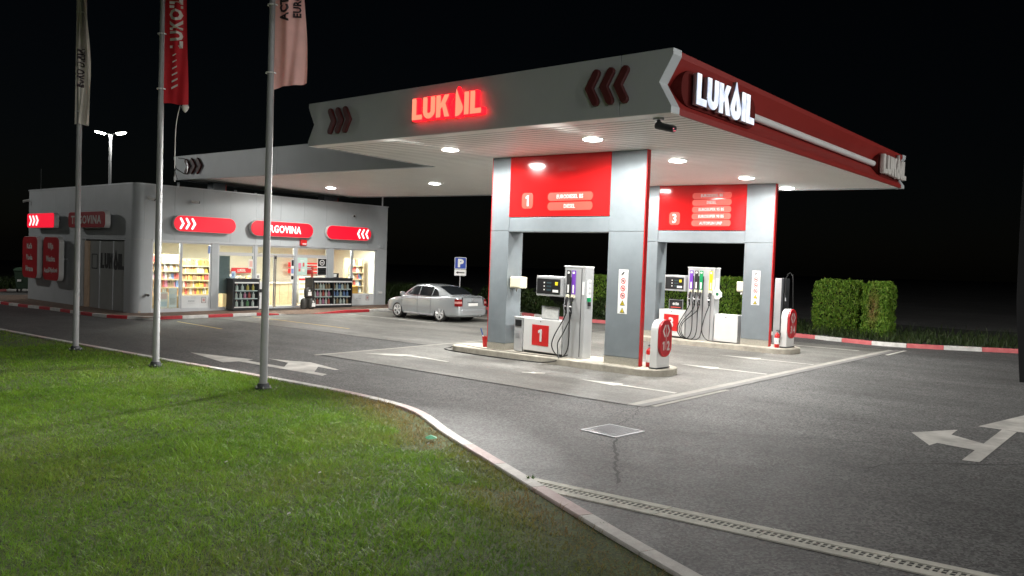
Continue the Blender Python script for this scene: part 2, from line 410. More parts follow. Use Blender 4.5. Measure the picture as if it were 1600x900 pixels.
# turn arrows on the asphalt
for k, p in enumerate(([(-2.18,12.0),(-1.71,9.85),(-1.92,9.74),(-2.48,9.8)], [(-1.92,9.88),(-1.77,6.82),(-1.97,6.69),(-2.13,9.75)],
        [(-1.36,9.79),(-1.2,9.15),(-.98,8.6),(-1.2,7.21),(-1.29,7.22),(-1.28,7.87),(-1.41,8.85)], [(-1.3,9.0),(-1.25,7.91),(-1.99,7.0),(-1.97,8.16)])):
    sheet('road_arrow', p, .005+.0006*k, K['paint'])
for k, p in enumerate(([(1.34,-3.5),(2.09,-3.93),(1.62,-3.96),(1.20,-4.60),(.74,-4.53),(.85,-3.98),(.60,-3.95)], [(-.01,-4.50),(.03,-4.69),(2.6,-4.60),(2.62,-4.40)], [(2.62,-4.08),(4.29,-4.38),(2.62,-4.80)])):
    sheet('road_arrow', p, .005+.0006*k, K['paint'])
# bay lines by the shop
strip('bay_line', (1.62,20.9), (1.46,17.4), .10, .005, K['yellow'])
strip('bay_line', (4.9,21.6), (4.85,15.2), .10, .0065, K['yellow'])
strip('bay_line', (8.9,20.9), (8.9,15.4), .10, .0065, K['paintb'])
strip('bay_line', (11.9,20.6), (12.2,15.6), .10, .0065, K['paintb'])
# stains, cracks and patches in the asphalt
def blob(name, c, rx, ry, dz, m, a=0, n=22, j=.18):
    L = []
    for i in range(n):
        t = 2*math.pi*i/n; k = 1+random.uniform(-j,j); x, y = rx*k*math.cos(t), ry*k*math.sin(t)
        L.append((c[0]+x*math.cos(a)-y*math.sin(a), c[1]+x*math.sin(a)+y*math.cos(a)))
    sheet(name, L, dz, m)
blob('asphalt_patch', (-.66,5.75), .40, .50, .0035, K['wet'], .3)
def crack(pts, w=.02):
    P = catmull(pts, 8); L, Q = [], []
    for i, p in enumerate(P):
        d = (P[min(i+1,len(P)-1)]-P[max(i-1,0)]).normalized(); n = Vector((-d.y,d.x)); o = n*random.uniform(-.03,.03)
        k = w*random.uniform(.4,1.0)*(1 if 0 < i < len(P)-1 else .1)
        L.append(tuple(p+o+n*k/2)); Q.append(tuple(p+o-n*k/2))
    mb = MB()
    for i in range(len(P)-1): mb.face([(x,y,gz(x,y)+.0032) for x,y in (L[i],L[i+1],Q[i+1],Q[i])])
    mb.build('asphalt_crack', K['joint'], kind='structure')
crack([(.1,.45),(-.5,.1),(-1.0,-.1),(-1.5,-.2)], .02); crack([(-2.25,-.75),(-2.9,-1.22),(-3.5,-1.65),(-4.15,-2.12)], .05)
crack([(-1.5,-.6),(-.9,-1.6),(-.4,-2.3),(.1,-3.2),(.2,-4.2)], .018); crack([(-2.0,1.6),(-1.4,1.0),(-1.1,.2)], .012)
crack([(-1.6,-3.8),(-.8,-4.0),(.4,-5.2)], .02)
# ------------------------------------------------------------------ lawn, its kerb and the blades of grass
lawn_path = catmull([(-5.5,60),(-4.9,42),(-4.45,30),(-4.0,20.2),(-3.45,11.5),(-3.2,8.4),(-2.98,5.4),(-2.98,3.5),(-3.2,2.2),(-3.9,.73),(-4.62,-.95),(-5.24,-2.41),(-5.89,-4.0),(-6.8,-6.5),(-8.3,-11),(-10,-18)], 10)
kerb('lawn_kerb', [p for p in reversed(lawn_path)], .165, .085, [K['kwhite2'],K['kred2'],K['kwhite2'],K['kred2'],K['kwhite2']])
LP = resample(lawn_path, .5); py = np.array([p.y for p in LP]); px_ = np.array([p.x for p in LP])
o_ = np.argsort(py); py, px_ = py[o_], px_[o_]
def lawn_edge(y): return np.interp(y, py, px_)-.175
mb = MB(); ys = np.linspace(-18, 58, 77)
for a, b in zip(ys, ys[1:]):
    for f0, f1 in ((0,1.5),(1.5,5),(5,40)):
        q = [(float(lawn_edge(a))-f1,a),(float(lawn_edge(a))-f0,a),(float(lawn_edge(b))-f0,b),(float(lawn_edge(b))-f1,b)]
        mb.face([(x,y,gz(x,y)+.055) for x,y in q])
mb.build('lawn', K['soil'], kind='structure')
def grass(name, X, Y, H, Wd, m, dry=None, base=.05, lean=.5, tone=None):
    n = len(X); ang = rng.uniform(0, 2*np.pi, n); la = rng.uniform(0, 2*np.pi, n); ln = H*rng.uniform(.1, lean, n)*1.8
    dx, dy = np.cos(ang)*Wd/2, np.sin(ang)*Wd/2
    z0 = GX*X+GY*Y+base
    V = np.empty((n,5,3)); lx, ly = np.cos(la)*ln, np.sin(la)*ln
    V[:,0] = np.stack([X-dx,Y-dy,z0],1); V[:,1] = np.stack([X+dx,Y+dy,z0],1)
    V[:,2] = np.stack([X+dx*.7+lx*.35,Y+dy*.7+ly*.35,z0+H*.6],1); V[:,3] = np.stack([X-dx*.7+lx*.35,Y-dy*.7+ly*.35,z0+H*.6],1)
    V[:,4] = np.stack([X+lx,Y+ly,z0+H],1)
    me = bpy.data.meshes.new(name); me.vertices.add(n*5); me.vertices.foreach_set('co', V.astype(np.float32).ravel())
    b = (np.arange(n)*5)[:,None]
    loops = np.concatenate([b+np.array([0,1,2]), b+np.array([0,2,3]), b+np.array([3,2,4])],1).astype(np.int32).ravel()
    me.loops.add(len(loops)); me.loops.foreach_set('vertex_index', loops)
    me.polygons.add(n*3); me.polygons.foreach_set('loop_start', np.arange(n*3, dtype=np.int32)*3); me.polygons.foreach_set('loop_total', np.full(n*3,3,np.int32))
    t = rng.uniform(0,1,n) if tone is None else tone; d = np.zeros(n) if dry is None else dry
    at = me.attributes.new('tone','FLOAT_COLOR','POINT'); c = np.zeros((n,5,4),np.float32); c[...,0] = t[:,None]; c[...,1] = d[:,None]; c[...,3] = 1
    at.data.foreach_set('color', c.ravel()); me.update(); me.validate()
    return link(name, me, m, None, 'stuff')
def translucent(m, b, colsock, f):
    nt = m.node_tree; t = nt.nodes.new('ShaderNodeBsdfTranslucent'); mx = nt.nodes.new('ShaderNodeMixShader'); mx.inputs[0].default_value = f
    nt.links.new(colsock, t.inputs[0]); nt.links.new(b.outputs[0], mx.inputs[1]); nt.links.new(t.outputs[0], mx.inputs[2]); nt.links.new(mx.outputs[0], nt.nodes['Material Output'].inputs[0]); return m
def grass_mat(name, lo, hi, dryc):
    m = bpy.data.materials.new(name); m.use_nodes = True; nt = m.node_tree; b = nt.nodes['Principled BSDF']; L = nt.links.new
    a = nt.nodes.new('ShaderNodeAttribute'); a.attribute_name = 'tone'; s = nt.nodes.new('ShaderNodeSeparateColor'); L(a.outputs['Color'], s.inputs[0])
    x = nt.nodes.new('ShaderNodeMix'); x.data_type = 'RGBA'; L(s.outputs[0], x.inputs[0]); x.inputs[6].default_value = (*lo,1); x.inputs[7].default_value = (*hi,1)
    y = nt.nodes.new('ShaderNodeMix'); y.data_type = 'RGBA'; L(s.outputs[1], y.inputs[0]); L(x.outputs[2], y.inputs[6]); y.inputs[7].default_value = (*dryc,1)
    L(y.outputs[2], b.inputs['Base Color']); b.inputs['Roughness'].default_value = .55; b.inputs['Specular IOR Level'].default_value = .3
    return translucent(m, b, y.outputs[2], .45 if name.startswith('grass') else .2)
K['grass'] = grass_mat('grass_blades', (.062,.165,.010), (.18,.33,.026), (.24,.17,.06))
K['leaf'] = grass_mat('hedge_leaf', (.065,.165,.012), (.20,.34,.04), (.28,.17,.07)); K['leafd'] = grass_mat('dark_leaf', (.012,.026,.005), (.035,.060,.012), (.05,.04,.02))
def vnoise(x, y, s, seed):
    r2 = np.random.default_rng(seed); t = r2.uniform(0,1,(64,64)); u, v = x*s, y*s
    i, j = np.floor(u).astype(int), np.floor(v).astype(int); f, h = u-i, v-j; f = f*f*(3-2*f); h = h*h*(3-2*h)
    T = lambda a,b: t[a % 64, b % 64]
    return (T(i,j)*(1-f)+T(i+1,j)*f)*(1-h)+(T(i,j+1)*(1-f)+T(i+1,j+1)*f)*h
gx_, gy_ = [], []
for (x0,x1,y0,y1,dens) in ((-13,-3,-6,3,2600),(-14,-3,3,8,1500),(-17,-3,8,15,700),(-22,-3.4,15,34,160)):
    n = int((x1-x0)*(y1-y0)*dens); gx_.append(rng.uniform(x0,x1,n)); gy_.append(rng.uniform(y0,y1,n))
gx_, gy_ = np.concatenate(gx_), np.concatenate(gy_)
e_ = lawn_edge(gy_)-gx_
dist = np.hypot(gx_-CAM.x, gy_-CAM.y)
# keep blades inside the lawn, in front of where the photographer stands
fwd = (gx_-CAM.x)*F.x+(gy_-CAM.y)*F.y; sd = np.abs((gx_-CAM.x)*F.y-(gy_-CAM.y)*F.x)
nz = vnoise(gx_,gy_,.9,1)*.6+vnoise(gx_,gy_,3.1,2)*.4
bare = np.clip(1.15-e_/.95,0,1)*(vnoise(gx_,gy_,1.3,5) > .28)*np.clip((4.4-gy_)/2,0,1)
keep = (e_ > .01) & (fwd > 3) & (sd < fwd*.75+2.5) & (rng.uniform(0,1,len(gx_)) > bare*.8)
gx_, gy_, e_, nz, dist, bare = [a[keep] for a in (gx_,gy_,e_,nz,dist,bare)]
nz2 = vnoise(gx_,gy_,2.2,21)*.5+vnoise(gx_,gy_,6.0,22)*.5
Hh = rng.uniform(.020,.060,len(gx_))*(.45+.7*nz+.7*np.clip(nz2-.45,0,1)*2)*np.clip(.9+dist/40,1,1.4)
dry = np.clip(rng.normal(.04,.10,len(gx_))+.9*bare+.65*np.clip(1-e_/.65,0,1)*np.clip((6.5-gy_)/4,.25,1)+.5*np.clip(vnoise(gx_,gy_,.6,8)-.55,0,1)+.35*(rng.uniform(0,1,len(gx_))>.93),0,1)
grass('grass', gx_, gy_, Hh, np.clip(.004+dist*.00045,.006,.018), K['grass'], dry, lean=1.25, tone=np.clip(.45*rng.uniform(0,1,len(gx_))+.9*(nz2-.2),0,1))
# little weeds at the kerb and white flecks of litter
def weed(x, y, s, label, n=14):
    mb = MB()
    for i in range(n):
        a = random.uniform(0,6.28); l = s*random.uniform(.6,1); w = s*.12; e = random.uniform(.5,1.2)
        d = Vector((math.cos(a)*math.cos(e), math.sin(a)*math.cos(e), math.sin(e))); sdv = Vector((-math.sin(a),math.cos(a),0))*w
        b = Vector((x,y,gz(x,y)+.05)); mb.add([b, b+d*l*.5+sdv, b+d*l, b+d*l*.5-sdv], [(0,1,2,3)])
    one(mb, 'weed', K['leaf'], label, 'weed', loc=(x,y,gz(x,y)))
weed(-4.88,-1.50,.10,'green weed growing from the kerb at the end of the slotted drain'); weed(-5.55,-2.95,.07,'small weed sprouting beside the lawn kerb near the frame bottom')
K['litgreen'] = mat('green_wrapper', (.06,.32,.16), .4)
mb = MB(); x,y = -4.42,.62; mb.add([(x-.09,y-.03,gz(x,y)+.10),(x+.02,y-.09,gz(x,y)+.11),(x+.10,y+.01,gz(x,y)+.10),(x+.05,y+.07,gz(x,y)+.125),(x-.06,y+.06,gz(x,y)+.11),(x,y,gz(x,y)+.135)], [(0,1,5),(1,2,5),(2,3,5),(3,4,5),(4,0,5)])
one(mb, 'litter', K['litgreen'], 'crumpled green wrapper lying on the lawn by the kerb', 'litter', loc=(x,y,gz(x,y)))
for i, (u, v) in enumerate(((-4.62,.45),(-4.9,-.55),(-6.4,.2),(-6.9,1.3),(-7.4,-.8),(-4.55,9.6))):
    mb = MB(); z = gz(u,v)+.085; s = .018
    mb.add([(u-s,v-s*.3,z),(u+s*.6,v-s,z+.01),(u+s,v+s*.5,z+.015),(u-s*.3,v+s,z+.005)], [(0,1,2,3)])
    one(mb, 'litter', K['offwhite'], 'tiny white scrap of paper lying in the lawn grass', 'litter', group='white scraps in the grass', loc=(u,v,z))
# ------------------------------------------------------------------ shop pavement and kerbs
sheet('pavement', [(-.25,40),(-.22,34),(.17,28.8),(.30,25.2),(.5,23.8),(1.0,22.9),(1.9,22.85),(17.2,22.85),(17.2,40)], .10, K['paving'])
def hpav(x): 
    return .10*min(1, max(0, (6.5-x)/1.2, (x-8.1)/1.4))
mb = MB(); xs_ = np.linspace(.9,17.2,60)
for a, b in zip(xs_, xs_[1:]):
    y0 = lambda x: (22.05 if x < 6.6 else 22.05-.45*min(1,(x-6.6)/1.5))
    a, b = float(a), float(b)
    mb.face([(a,y0(a),gz(a,y0(a))+max(hpav(a),.013)),(b,y0(b),gz(b,y0(b))+max(hpav(b),.013)),(b,22.86,gz(b,22.86)+.1),(a,22.86,gz(a,22.86)+.1)])
mb.build('pavement', K['paving'], kind='structure')
ks = catmull([(-.45,46),(-.36,34),(.06,28.8),(.18,25.4),(.45,23.6),(1.25,22.3),(2.4,22.05),(3.4,22.05),(5.2,22.05),(6.7,22.05)], 8)
kerb('shop_kerb', ks, .15, .11, [K['kred'],K['kwhite']], step=1.0, hf=lambda p: .013+.10*min(1,max(0,(6.65-p.x)/1.2)))
kerb('shop_kerb', [(7.7,21.75),(8.4,21.6),(13.0,21.55),(17.2,21.55)], .15, .11, [K['kred'],K['kred'],K['kred'],K['kwhite'],K['kwhite']], step=.95, hf=lambda p: .013+.10*min(1,max(0,(p.x-7.8)/1.4)))
rk = catmull([(17.2,22),(16.0,19.4),(14.6,15.6),(14.25,12.5),(14.5,9),(15.05,6),(15.15,4.3),(14.75,2.6),(14.55,1.2),(14.85,0),(15.35,-1.2),(15.9,-2.4),(17.4,-6),(20,-12)], 10)
kerb('field_kerb', rk, .16, .12, [K['kred3'],K['kwhite']], step=1.0)
RKy = np.array([p.y for p in rk])[::-1]; RKx = np.array([p.x for p in rk])[::-1]
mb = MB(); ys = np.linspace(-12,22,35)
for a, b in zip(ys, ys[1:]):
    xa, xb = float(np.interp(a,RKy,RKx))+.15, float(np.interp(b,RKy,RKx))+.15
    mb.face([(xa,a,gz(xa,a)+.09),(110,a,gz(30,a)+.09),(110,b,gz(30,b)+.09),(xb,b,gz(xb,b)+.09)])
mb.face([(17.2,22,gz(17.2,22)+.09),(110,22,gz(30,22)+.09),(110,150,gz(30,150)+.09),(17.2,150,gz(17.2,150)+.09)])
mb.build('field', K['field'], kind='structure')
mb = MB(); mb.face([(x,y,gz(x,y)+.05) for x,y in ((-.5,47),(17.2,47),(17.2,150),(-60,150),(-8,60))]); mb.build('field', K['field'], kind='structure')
kerb('rear_kerb', [(-3,46.5),(8,46.2)], .16, .12, [K['kwhite'],K['kred3']], step=1.6)
# dark rough growth along the back of the forecourt
n = 9000; yy = rng.uniform(-6,21,n); off = rng.gamma(1.8,1.0,n)+.3; xx = np.interp(yy,RKy,RKx)+.1+off
grass('rough_grass', xx, yy, rng.uniform(.08,.30,n)*np.clip(.5+off*.4,.4,1.3), np.full(n,.03), K['leafd'], np.clip(rng.normal(.0,.15,n),0,1), .08, .6)
n = 3500; xx = rng.uniform(13.7,19,n); yy = rng.uniform(24.5,30,n)
grass('rough_grass', xx, yy, rng.uniform(.3,1.1,n), np.full(n,.05), K['leafd'], None, .08, .5)
n = 2500; xx = rng.uniform(-6,8,n); yy = rng.uniform(47,52,n)
grass('rough_grass', xx, yy, rng.uniform(.2,.9,n), np.full(n,.06), K['leafd'], None, .05, .5)
# ------------------------------------------------------------------ canopy
XC, YM, XS, YE = 11.70, 10.48, 4.01, 26.69
cano = thing('canopy', 'white and red filling station canopy with lit brand letters over the pumps', 'canopy', (0,0,4.9))
def endcap(y0, s):       # chevron-cut end of a fascia plate: (y, height fraction)
    return [(y0,0),(y0,.10),(y0+s*.25,.49),(y0,.90),(y0,1)]
def fascia(x0, x1, ya, yb, notch_a=True, notch_b=True):
    prof = (endcap(ya,1) if notch_a else [(ya,0),(ya,1)])+list(reversed(endcap(yb,-1) if notch_b else [(yb,0),(yb,1)]))
    L = lambda x: [(x,y,soff(x0,y)-.02+(ftop(x0,y)-soff(x0,y)+.02)*f) for y,f in prof]
    return MB().ext(L(x0), L(x1))
for ya, yb in ((0,1.02),(1.035,10.48)):
    fascia(0,.26,ya,yb,ya==0,yb>10).build('fascia_panel', K['fascia'], cano, bevel=.006)
for ya, yb in ((10.5,18.6),(18.615,26.69)): fascia(XS,XS+.22,ya,yb,False,yb>26).build('fascia_panel', K['fascia'], cano, bevel=.006)
fascia(XC-.22,XC,0,10.4,True,False).build('fascia_panel', K['fascia'], cano, bevel=.006)
mb = MB()
def redprof(x):
    z0, z1 = soff(x,0)-.015, ftop(x,0)-.01; h = z1-z0
    return [(x,y,z0+h*f) for y,f in ((.02,0),(.02,.10),(.27,.49),(.02,.90),(.02,1),(.55,1),(.55,.08),(.05,.08),(.05,0))]
mb.ext(redprof(.265), redprof(XC-.225)); mb.build('red_fascia', K['redf'], cano)
mb = MB(); zc = lambda x: soff(x,0)+(ftop(x,0)-soff(x,0))*.47
mb.tube([(x,.16,zc(x)) for x in (3.1,5,7.5,9.97)], .072, 14); mb.build('light_bar', K['white'], cano, smooth=True)
for a, b in ((.36,3.02),(9.72,11.44)):
    xm = (a+b)/2; me = outline([rrect(b-a,.60,.26)], .24); setmesh(me,'letter_box',K['maroon'],'-y',(xm,.165,zc(xm)),cano,shear=-.026)
L, LW = logo_letters(.515)
for lp in L:
    o = setmesh(outline(lp,.07,.004),'letter',K['steel'],'-y',(1.67,-.045,zc(1.67)+.0),cano,shear=-.026)
    setmesh(outline(lp,.012,.0),'letter_face',K['litwhite'],'-y',(1.67,-.092,zc(1.67)+.0),o,shear=-.026)
L, LW = logo_letters(.46)
for lp in L: setmesh(outline([[(x*.92,y) for x,y in l] for l in lp],.09,.006),'letter',K['offwhite'],'-y',(10.6,-.06,zc(10.6)),cano,shear=-.026)
# glowing red wordmark on the grey side, chevrons either side of it
L, LW = logo_letters(.45, True); zf = lambda y: soff(0,y)+.51
for lp in L:
    c = [(sum(p[0] for p in lp[0])/len(lp[0])), (sum(p[1] for p in lp[0])/len(lp[0]))]
    o = setmesh(outline([[(x*1.15,y) for x,y in l] for l in lp],.07,.018),'letter',K['neonback'],'-x',(-.075,5.27,zf(5.27)),cano,shear=-.0155)
    if len(lp[0]) > 16 and abs(c[0]-.26) < .12: lp = [[(max(x,c[0]-.02),y) for x,y in lp[0]]]
    setmesh(outline([[(x*1.15,y) for x,y in l] for l in lp],.02,-.032),'letter_face',K['neon'],'-x',(-.135,5.27,zf(5.27)),o,shear=-.0155)
K['chev'] = mat('dull_red_chevron', (.095,.016,.016), .5, var=.1)
for yc, rt, h in ((9.40,True,.60),(9.10,True,.60),(8.80,True,.60),(1.58,False,.62),(1.27,False,.62),(.97,False,.62)):
    setmesh(outline([chevron_loop(.27,h,.125,rt)],.05,.012),'chevron',K['chev'],'-x',(-.045,yc,zf(yc)),cano,shear=-.0155)
for yc in (25.35,24.85,24.35): setmesh(outline([chevron_loop(.40,.62,.16,True)],.05,.012),'chevron',K['chev'],'-x',(XS-.045,yc,soff(XS,yc)+.5),cano,shear=-.0155)
# body above the soffit
def slab(x0,x1,y0,y1,a,b): 
    c = [(x0,y0),(x1,y0),(x1,y1),(x0,y1)]
    return MB().hexa([(x,y,soff(x,y)+a) for x,y in c], [(x,y,soff(x,y)+b) for x,y in c])
K['void'] = mat('plenum_dark', (.03,.03,.03), .9)
m1 = slab(.27,XC-.23,.56,10.42,.035,.78); m2 = slab(XS+.23,XC-.05,10.43,26.6,.035,.78); m1.add(m2.v, m2.f)
m3 = slab(.27,XC-.23,.05,.555,.035,.06); m1.add(m3.v,m3.f)
m1.build('roof_deck', K['void'], cano)
m1 = slab(.27,XS-.005,10.43,10.48,-.015,.9); m1.build('end_fascia', K['fascia'], cano)
m1 = slab(XS+.23,XC,26.61,26.69,-.015,.9); m1.build('end_fascia', K['fascia'], cano)
m1 = slab(XC-.05,XC,10.41,26.6,-.015,.9); m1.build('end_fascia', K['fascia'], cano)
mb = MB(); sj = MB(); x = .30
while x < XC-.26:
    y1 = 10.42 if x < XS+.22 else 26.6
    pr = [(x,.012),(x+.008,.001),(x+.085,-.002),(x+.162,.001),(x+.170,.012)]
    a = [(q,.05,soff(q,.05)+d) for q,d in pr]; b = [(q,y1,soff(q,y1)+d) for q,d in pr]
    for s_ in (0,):
        n0 = len(mb.v); mb.v += a+b; mb.f += [(n0+i+5,n0+i+6,n0+i+1,n0+i) for i in range(4)]; mb.f += [(n0,n0+1,n0+2,n0+3,n0+4)]
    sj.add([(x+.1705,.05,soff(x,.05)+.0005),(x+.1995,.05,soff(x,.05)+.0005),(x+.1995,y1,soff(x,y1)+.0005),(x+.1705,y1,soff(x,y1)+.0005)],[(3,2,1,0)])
    x += .200
mb.build('soffit_plank', K['soffit'], cano, kind='stuff', smooth=True)
K['sgapshade'] = mat('soffit_gap_shade', (.11,.105,.10), .8)  # dark strips paint the shade in the gaps between planks
sj.build('soffit_gap_shade', K['sgapshade'], cano, kind='stuff')
slab(.27,XC-.23,.052,.075,-.018,.01).build('edge_trim', K['soffit'], cano); slab(.006,.296,.004,10.46,-.029,-.0206).build('edge_trim', K['soffit'], cano)
# downlights
def downlight(x, y, label, p=LAMP_W, throw=None):
    z = soff(x,y); t = thing('ceiling_light', label, 'ceiling light', (x,y,z-.004), group='downlights in the canopy ceiling')
    MB().lathe([(.17,.0),(.222,-.003),(.228,-.010),(.218,-.018),(.200,-.020)], (x,y,z-.004), 24, cap=False).build('rim', K['white'], t, smooth=True)
    MB().lathe([(.200,-.018),(.186,-.032),(.14,-.043),(.07,-.048),(.010,-.049)], (x,y,z-.004), 24).build('lens', K['lens'], t, smooth=True)
    ld = bpy.data.lights.new('canopy_lamp','SPOT'); ld.spot_size = R(168); ld.spot_blend = .12; ld.shadow_soft_size = .16; ld.energy = p; ld.color = (1,.985,.94)
    lo = bpy.data.objects.new('canopy_lamp', ld); COL.objects.link(lo); lo.parent = t; lo.location = (0,0,-.09)
    ld = bpy.data.lights.new('canopy_lamp','AREA'); ld.shape = 'DISK'; ld.size = .34; ld.energy = p*.60; ld.color = (1,.985,.94)
    lo = bpy.data.objects.new('canopy_lamp', ld); COL.objects.link(lo); lo.parent = t; lo.location = (0,0,-.06)
    if throw:      # outer row: extra spot added to brighten the lawn, no such reflector
        ld = bpy.data.lights.new('canopy_lamp','SPOT'); ld.spot_size = R(60); ld.spot_blend = .85; ld.shadow_soft_size = .14; ld.energy = throw[1]; ld.color = (1,.985,.94)
        lo = bpy.data.objects.new('canopy_lamp', ld); COL.objects.link(lo); lo.parent = t; lo.location = (0,0,-.09)
        lo.rotation_euler = (Vector(throw[0])-Vector((x,y,z))).to_track_quat('-Z','Y').to_euler()
RN = {1.8:'beside the grey fascia',5.07:'between the two pump islands',8.5:'on the near side of island three',11.0:'along the outer edge of the far side'}
for x in (1.8,5.07,8.5,11.0):
    for y, w in ((2.95,'front'),(7.2,'rear')): downlight(x,y,'round downlight, %s row of the main ceiling, %s' % (w, RN[x]), p=LAMP_W*(.62 if x == 8.5 else 1), throw=({2.95:((-8.2,1.5,1.0),8500.0),7.2:((-8.4,8.4,1.0),8000.0)}[y] if x < 2 else None))
for x, y, w in ((7.65,14.3,'half way to the shop'),(7.95,21.0,'close to the shop front')): downlight(x,y,'lone bright downlight in the link canopy, %s' % w)
# small dome camera under the corner
t = thing('security_camera', 'grey bullet camera with glowing red diodes under the canopy corner', 'camera', (.35,.45,4.88))
MB().box(.27,.43,.40,.52,4.84,4.895).build('mount', K['steel'], t)
MB().tube([(.35,.46,4.86),(.34,.44,4.79),(.36,.36,4.74)], .035, 8).build('arm', K['dark'], t, smooth=True)
MB().cyl((.37,.50,4.755),(.33,.14,4.66),.062,n=14).build('body', K['dark'], t, smooth=True)
K['ir'] = emis('ir_diode', (1,.25,.3), 1.2, (.3,.02,.02))
o = MB().cyl((.331,.145,4.662),(.328,.125,4.657),.055,n=14).build('lens', K['black'], t, smooth=True)
for a in range(5):
    dx, dz = .034*math.cos(a*1.257+.5), .034*math.sin(a*1.257+.5)
    MB().cyl((.328+dx,.126,4.657+dz),(.327+dx,.119,4.655+dz),.009,n=6).build('diode', K['ir'], o)
# ------------------------------------------------------------------ pump islands
def island(x, y0, y1, w, label):
    zb = lambda a, b: gz(a,b)
    n = 10; L = []
    for i in range(n+1):
        t = math.pi*i/n; L.append((x-w/2*math.cos(t), y0+w*.42*(1-math.sin(t))))
    for i in range(n+1):
        t = math.pi*i/n; L.append((x+w/2*math.cos(t), y1-w*.42*(1-math.sin(t))))
    mb = MB(); k = len(L)
    mb.ext([(a,b,zb(a,b)-.05) for a,b in L], [(a,b,zb(a,b)+.15) for a,b in L])
    return one(mb, 'pump_island', K['conc'], label, 'pump island', loc=(x,(y0+y1)/2,zb(x,4)), bevel=.02)
island(3.68,2.0,8.6,1.14,'low concrete kerb island under dispenser number one'); island(10.2,2.05,8.4,1.14,'low concrete kerb island under dispenser number three')
K['tread'] = mat('tread_plate', (.48,.46,.40), .4, .5, var=.15, scale=30, bump=.6, bscale=45)
def zi(x, y): return gz(x,y)+.15
def portal(x1, a0, a1, a2, a3, num, ny, nz_, texts, tz, ty, tw, label, th):
    t = thing('pump_gantry', label, 'gantry', (x1+.3,(a0+a3)/2,zi(x1,5)))
    d = .54
    for (yo, yi) in ((a0,a1),(a3,a2)):
        s = 1 if yo > yi else -1
        for z0f, z1f, nm in ((0,0,'column'),):
            plan = [(x1,yi),(x1,yo),(x1+.11,yo-s*.0),(x1+d,yi+s*.12),(x1+d,yi)]
            if s < 0: plan = plan[::-1]
            lo = [(a,b,zi(a,b)+.17) for a,b in plan]; md = [(a,b,3.095) for a,b in plan]; md2 = [(a,b,3.103) for a,b in plan]; hi = [(a,b,soff(a,b)-.004) for a,b in plan]
            c = MB().ext(lo,md).build('column', K['alu'], t, bevel=.008)
            MB().ext(md2,hi).build('upper_cladding', K['alu'], c, bevel=.008)
            pk = [(a+(.008 if a > x1+.05 else -.008),b) for a,b in plan]
            MB().ext([(a,b,zi(a,b)-.0) for a,b in pk],[(a,b,zi(a,b)+.165) for a,b in pk]).build('kick_plate', K['tread'], c)
            e0, e1 = (yo+s*.003, yo+s*.022)
            lo = [(x1+.004,e0),(x1+.004,e1),(x1+.125,e1),(x1+.125,e0)]
            if s < 0: lo = lo[::-1]
            if s > 0: lo = lo[::-1]
            m_ = MB().hexa([(a,b,zi(a,b)+.01) for a,b in lo],[(a,b,soff(a,b)-.004) for a,b in lo]); m_.build('red_edge', K['redmetal'], c)
            lens = MB().lathe([(.035,0),(.03,-.012),(.004,-.02)],(x1-.004,yi+(yo-yi)*.55,soff(x1,yi)-.32),12,'x'); 
    lo = [(x1-.012,a2+.004),(x1+d-.02,a2+.004),(x1+d-.02,a1-.004),(x1-.012,a1-.004)]
    p = MB().hexa([(a,b,3.45) for a,b in lo],[(a,b,soff(a,b)-.005) for a,b in lo]).build('red_panel', K['red'], t, bevel=.006)
    MB().box(x1+.006,x1+d-.03,a2+.006,a1-.006,3.085,3.43).build('beam', K['alu'], t, bevel=.008)
    b = setmesh(outline([rrect(.36,.38,.09)],.012),'badge',K['redpale'],'-x',(x1-.018,ny,nz_),p)
    text(num,.26,'digit',K['white'],'-x',(x1-.030,ny,nz_),p,bold=.02,sx=.95)
    for s_, z in zip(texts, tz):
        setmesh(outline([rrect(tw,th,th*.45)],.012),'plaque',K['redpale'],'-x',(x1-.018,ty,z),p)
        text(s_,th*.46,'lettering',K['white'],'-x',(x1-.030,ty,z),p,bold=.018,sx=.86)
    return t
portal(3.395,7.30,6.69,3.62,2.69,'1',6.08,3.835,['EURODIESEL BS','DIESEL'],[3.91,3.685],4.76,1.34,'tall grey gantry with a red header numbered one and two fuel names',.195)
portal(9.915,7.15,6.515,3.63,2.79,'3',5.94,3.80,['EURODIESEL BS','DIESEL','EUROSUPER 95 BS','EUROSUPER 98 BS','AUTOPLIN UNP'],[4.46,4.26,4.055,3.855,3.655],4.72,1.27,'tall grey gantry with a red header numbered three and five fuel names',.175)
PUR = mat('purple_strip',(.17,.05,.42),.35); GRN = mat('green_strip',(.01,.28,.10),.35); YEL = mat('yellow_strip',(.85,.72,.02),.35); BLK = mat('black_strip',(.03,.03,.032),.35)
K['disp'] = mat('dispenser_silver', (.55,.56,.57), .38, .45, var=.06, scale=2)
K['scr'] = emis('pump_screen', (.16,.32,.36), .12, (.02,.03,.035))
K['card'] = mat('pictogram_card', (.82,.82,.80), .4, var=.02)
K['cardred'] = mat('pictogram_red', (.62,.05,.05), .4); K['cardyel'] = mat('pictogram_yellow', (.80,.66,.03), .4)
